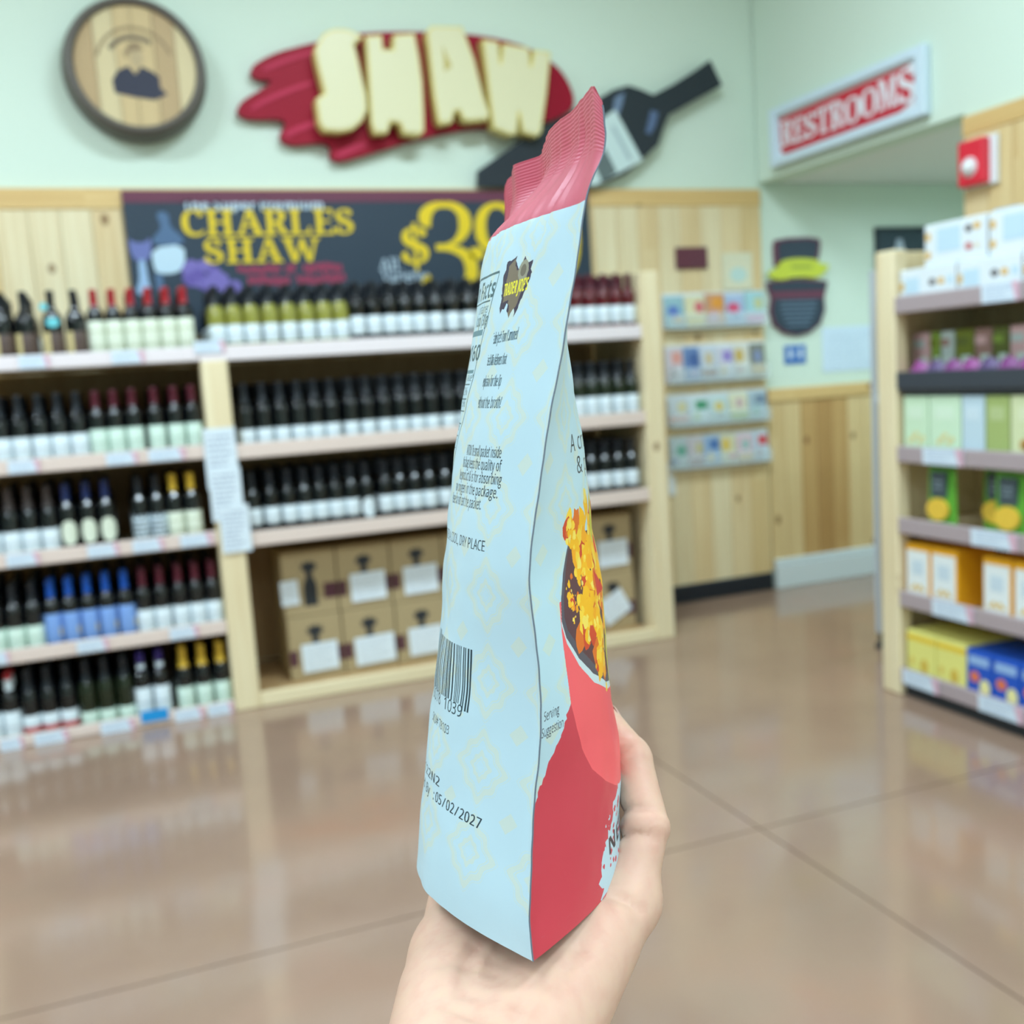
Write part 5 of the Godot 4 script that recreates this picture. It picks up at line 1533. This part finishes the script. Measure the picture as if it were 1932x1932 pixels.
	for line in [[[918, 1752], [896, 1780], [882, 1820], [872, 1872], 0.0021, 0.0028], [[945, 1778], [930, 1806], [924, 1840], 0.0012, 0.0024], [[905, 1790], [868, 1806], [838, 1822], 0.0010, 0.0022], [[1140, 1690], [1172, 1697], [1206, 1718], 0.0018, 0.0018], [[1003, 1842], [985, 1885], [962, 1940], 0.0016, 0.0030], [[838, 1902], [900, 1918], [968, 1924], 0.0014, 0.0020], [[1120, 1740], [1090, 1790], [1062, 1850], 0.0010, 0.0026]]:
		for i in line.size() - 3:
			folds.append([meets.call(line[i][0], line[i][1]), meets.call(line[i + 1][0], line[i + 1][1]), line[-2], line[-1]])
	for q in folds:
		var A: Vector3 = q[0]; var B: Vector3 = q[1]
		var w: float = q[3]
		var p0 := (A.min(B) - Vector3.ONE * w * 3.0 - lo) / cell; var p1 := (A.max(B) + Vector3.ONE * w * 3.0 - lo) / cell
		var ab := B - A
		for ix in range(maxi(0, int(p0.x)), mini(nx - 1, int(p1.x) + 1) + 1):
			for iy in range(maxi(0, int(p0.y)), mini(ny - 1, int(p1.y) + 1) + 1):
				for iz in range(maxi(0, int(p0.z)), mini(nz - 1, int(p1.z) + 1) + 1):
					var p := lo + Vector3(ix, iy, iz) * cell
					var t := clampf((p - A).dot(ab) / maxf(ab.length_squared(), 1e-9), 0.0, 1.0)
					var d := p.distance_to(A + ab * t) / w
					field[(ix * ny + iy) * nz + iz] += float(q[2]) * exp(-d * d)
	for q in fingers:
		for ring in [[1, 0.0046, 0.0016], [1, -0.0050, 0.0019], [2, 0.0, 0.0013]]:
			var before: Vector3 = q[ring[0] - 1]; var mid_: Vector3 = q[ring[0]]; var after: Vector3 = q[ring[0] + 1]
			var axis := (after - before).normalized()
			var c: Vector3 = mid_ + axis * float(ring[1])
			var reach: float = q[4 + ring[0]] + 0.004
			var p0 := (c - Vector3.ONE * reach - lo) / cell; var p1 := (c + Vector3.ONE * reach - lo) / cell
			for ix in range(maxi(0, int(p0.x)), mini(nx - 1, int(p1.x) + 1) + 1):
				for iy in range(maxi(0, int(p0.y)), mini(ny - 1, int(p1.y) + 1) + 1):
					for iz in range(maxi(0, int(p0.z)), mini(nz - 1, int(p1.z) + 1) + 1):
						var p := lo + Vector3(ix, iy, iz) * cell - c
						var d := p.dot(axis) / 0.0016
						# deepest on the inner side of the bend, fading out round the back
						var inner := 0.5 - 0.5 * p.normalized().dot(ASIDE)
						field[(ix * ny + iy) * nz + iz] += float(ring[2]) * exp(-d * d) * clampf(0.25 + inner * 1.2, 0.0, 1.0)
	# surface nets
	var base := wc
	var vid := {}
	var v := PackedVector3Array(); var idx := PackedInt32Array()
	for ix in nx - 1:
		for iy in ny - 1:
			var at := (ix * ny + iy) * nz
			for iz in nz - 1:
				var o := at + iz
				var f0 := field[o]
				if f0 > 0.008 or f0 < -0.008:
					continue
				var c := [f0, field[o + ny * nz], field[o + nz], field[o + nz + ny * nz], field[o + 1], field[o + 1 + ny * nz], field[o + 1 + nz], field[o + 1 + nz + ny * nz]]
				var inside := 0
				for e in 8:
					if c[e] < 0:
						inside += 1
				if inside == 0 or inside == 8:
					continue
				var sum := Vector3.ZERO
				var cnt := 0
				for e in [[0, 1], [2, 3], [4, 5], [6, 7], [0, 2], [1, 3], [4, 6], [5, 7], [0, 4], [1, 5], [2, 6], [3, 7]]:
					var fa: float = c[e[0]]; var fb: float = c[e[1]]
					if (fa < 0) != (fb < 0):
						var t := fa / (fa - fb)
						var pa := Vector3(e[0] & 1, (e[0] >> 1) & 1, e[0] >> 2); var pb := Vector3(e[1] & 1, (e[1] >> 1) & 1, e[1] >> 2)
						sum += pa.lerp(pb, t)
						cnt += 1
				vid[o] = v.size()
				v.append(lo + (Vector3(ix, iy, iz) + sum / cnt) * cell - base)
	var sx := ny * nz; var sy := nz; var sz := 1
	for o in vid:
		var f0 := field[o]
		for q in [[sx, sy, sz], [sy, sz, sx], [sz, sx, sy]]:
			var f1 := field[o + q[0]]
			if (f0 < 0) == (f1 < 0):
				continue
			if not (vid.has(o - q[1]) and vid.has(o - q[2]) and vid.has(o - q[1] - q[2])):
				continue
			var a: int = vid[o]; var b: int = vid[o - q[1]]; var c: int = vid[o - q[1] - q[2]]; var d: int = vid[o - q[2]]
			if f0 < 0:
				idx.append_array([a, c, b, a, d, c])
			else:
				idx.append_array([a, b, c, a, c, d])
	var skin := plain(rgb(238, 205, 180), 0.5, 0.4)
	var nt := NoiseTexture2D.new()
	nt.width = 256; nt.height = 256; nt.seamless = true
	nt.noise = noise(0.03, 4, 71)
	var g := Gradient.new()
	g.offsets = PackedFloat32Array([0.0, 0.5, 1.0])
	g.colors = PackedColorArray([rgb(206, 160, 140), rgb(212, 173, 151), rgb(214, 178, 152)])
	nt.color_ramp = g
	skin.albedo_color = Color.WHITE
	skin.albedo_texture = nt
	skin.uv1_triplanar = true
	skin.uv1_scale = Vector3(14, 14, 14)
	skin.subsurf_scatter_enabled = true
	skin.subsurf_scatter_strength = 0.12
	var o2 := thing("person", "bare left hand and forearm of a person holding the snack pouch from below", "person", base)
	part("hand", smooth_mesh(v, PackedVector2Array(), idx), skin, o2)
	# fingernails on the outer side of each finger tip
	for q in [[fingers[0], 0.0055], [fingers[1], 0.006], [fingers[2], 0.0064], [fingers[3], 0.0062], [[null, tm, t1, t2, 0, 0, 0, 0.0085], 0.0072]]:
		var tip: Vector3 = q[0][3]; var prev: Vector3 = q[0][2]
		var axis := (tip - prev).normalized()
		var out_dir := (tip - J(-0.006, 0.385, 0.03))
		out_dir = (out_dir - axis * out_dir.dot(axis)).normalized()
		var across := axis.cross(out_dir)
		var stn := begin()
		var w: float = q[1]
		for a in 6:
			for b in 6:
				var P := func(i: int, j: int) -> Vector3:
					var s := -1.0 + 2.0 * i / 6.0; var t := -1.0 + 2.0 * j / 6.0
					var e := sqrt(maxf(0.0, 1.0 - 0.35 * t * t * t * t))
					return tip - base + axis * (t * w * 1.15 + 0.001) + across * sin(s * 0.95) * w * e + out_dir * (float(q[0][7]) * cos(s * 0.8) + 0.0004 - 0.0012 * t * t)
				quad(stn, P.call(a, b), P.call(a, b + 1), P.call(a + 1, b + 1), P.call(a + 1, b))
		part("fingernail", done(stn), plain(rgb(222, 180, 168), 0.25), o2)

# ---------------------------------------------------------------- start
const LAMP_COLOR := Color(0.862, 0.946, 1.0)
func _ready() -> void:
	rng.seed = 2024
	# camera: a phone held level with the third shelf, tipped down a little and rolled
	eye_basis = Basis(Vector3(0.93081209, -0.06468158, 0.35972927), Vector3(0.10688156, 0.98936413, -0.0986659), Vector3(-0.34952137, 0.13028784, 0.92782536)).orthonormalized()
	var cam := Camera3D.new()
	cam.name = "camera"
	cam.keep_aspect = Camera3D.KEEP_HEIGHT
	add_child(cam)
	cam.transform = Transform3D(eye_basis, EYE)
	var lens := CameraAttributesPhysical.new()
	lens.frustum_focal_length = 12.0 / tan(deg_to_rad(52.349 * 0.5))
	lens.frustum_focus_distance = 0.352
	lens.exposure_aperture = 7.8
	lens.frustum_near = 0.02
	lens.frustum_far = 60.0
	cam.attributes = lens
	cam.current = true
	# surroundings: an indoor shop, no daylight
	var env := Environment.new()
	env.background_mode = Environment.BG_COLOR
	env.background_color = Color(0.0, 0.0, 0.0)
	env.tonemap_mode = Environment.TONE_MAPPER_LINEAR
	env.tonemap_exposure = 1.0
	env.sdfgi_enabled = true
	env.ssao_enabled = true
	env.ssil_enabled = true
	var we := WorldEnvironment.new()
	we.name = "surroundings"
	we.environment = env
	add_child(we)
	make_materials()
	M.lamp = plain(Color.WHITE, 0.6)
	M.lamp.emission_enabled = true
	M.lamp.emission = LAMP_COLOR
	M.lamp.emission_energy_multiplier = 3.0
	# rows of ceiling panels over the aisles, one in the restroom hall
	for x in [-4.4, -1.5, 1.5]:
		for row in [[-3.0, 10.4], [0.9, 7.6], [3.9, 10.0]]:
			ceiling_lamp(Vector3(x, 4.4, row[0]), 0.0, row[1] * (1.22 if x > 0 and row[0] > 0 else 1.0), "long white ceiling light panel over the shop floor", "ceiling lights over the shop floor")
	ceiling_lamp(Vector3(4.75, 2.5, -4.3), 0.0, 1.8, "small white ceiling light panel in the restroom hall", "", Vector2(0.6, 0.3))
	build_room()
	build_wine_shelves()
	build_right_unit()
	build_signs()
	build_wall_things()
	build_bottles()
	build_deep_rows()
	build_cartons()
	build_groceries()
	build_bag()
	build_hand()
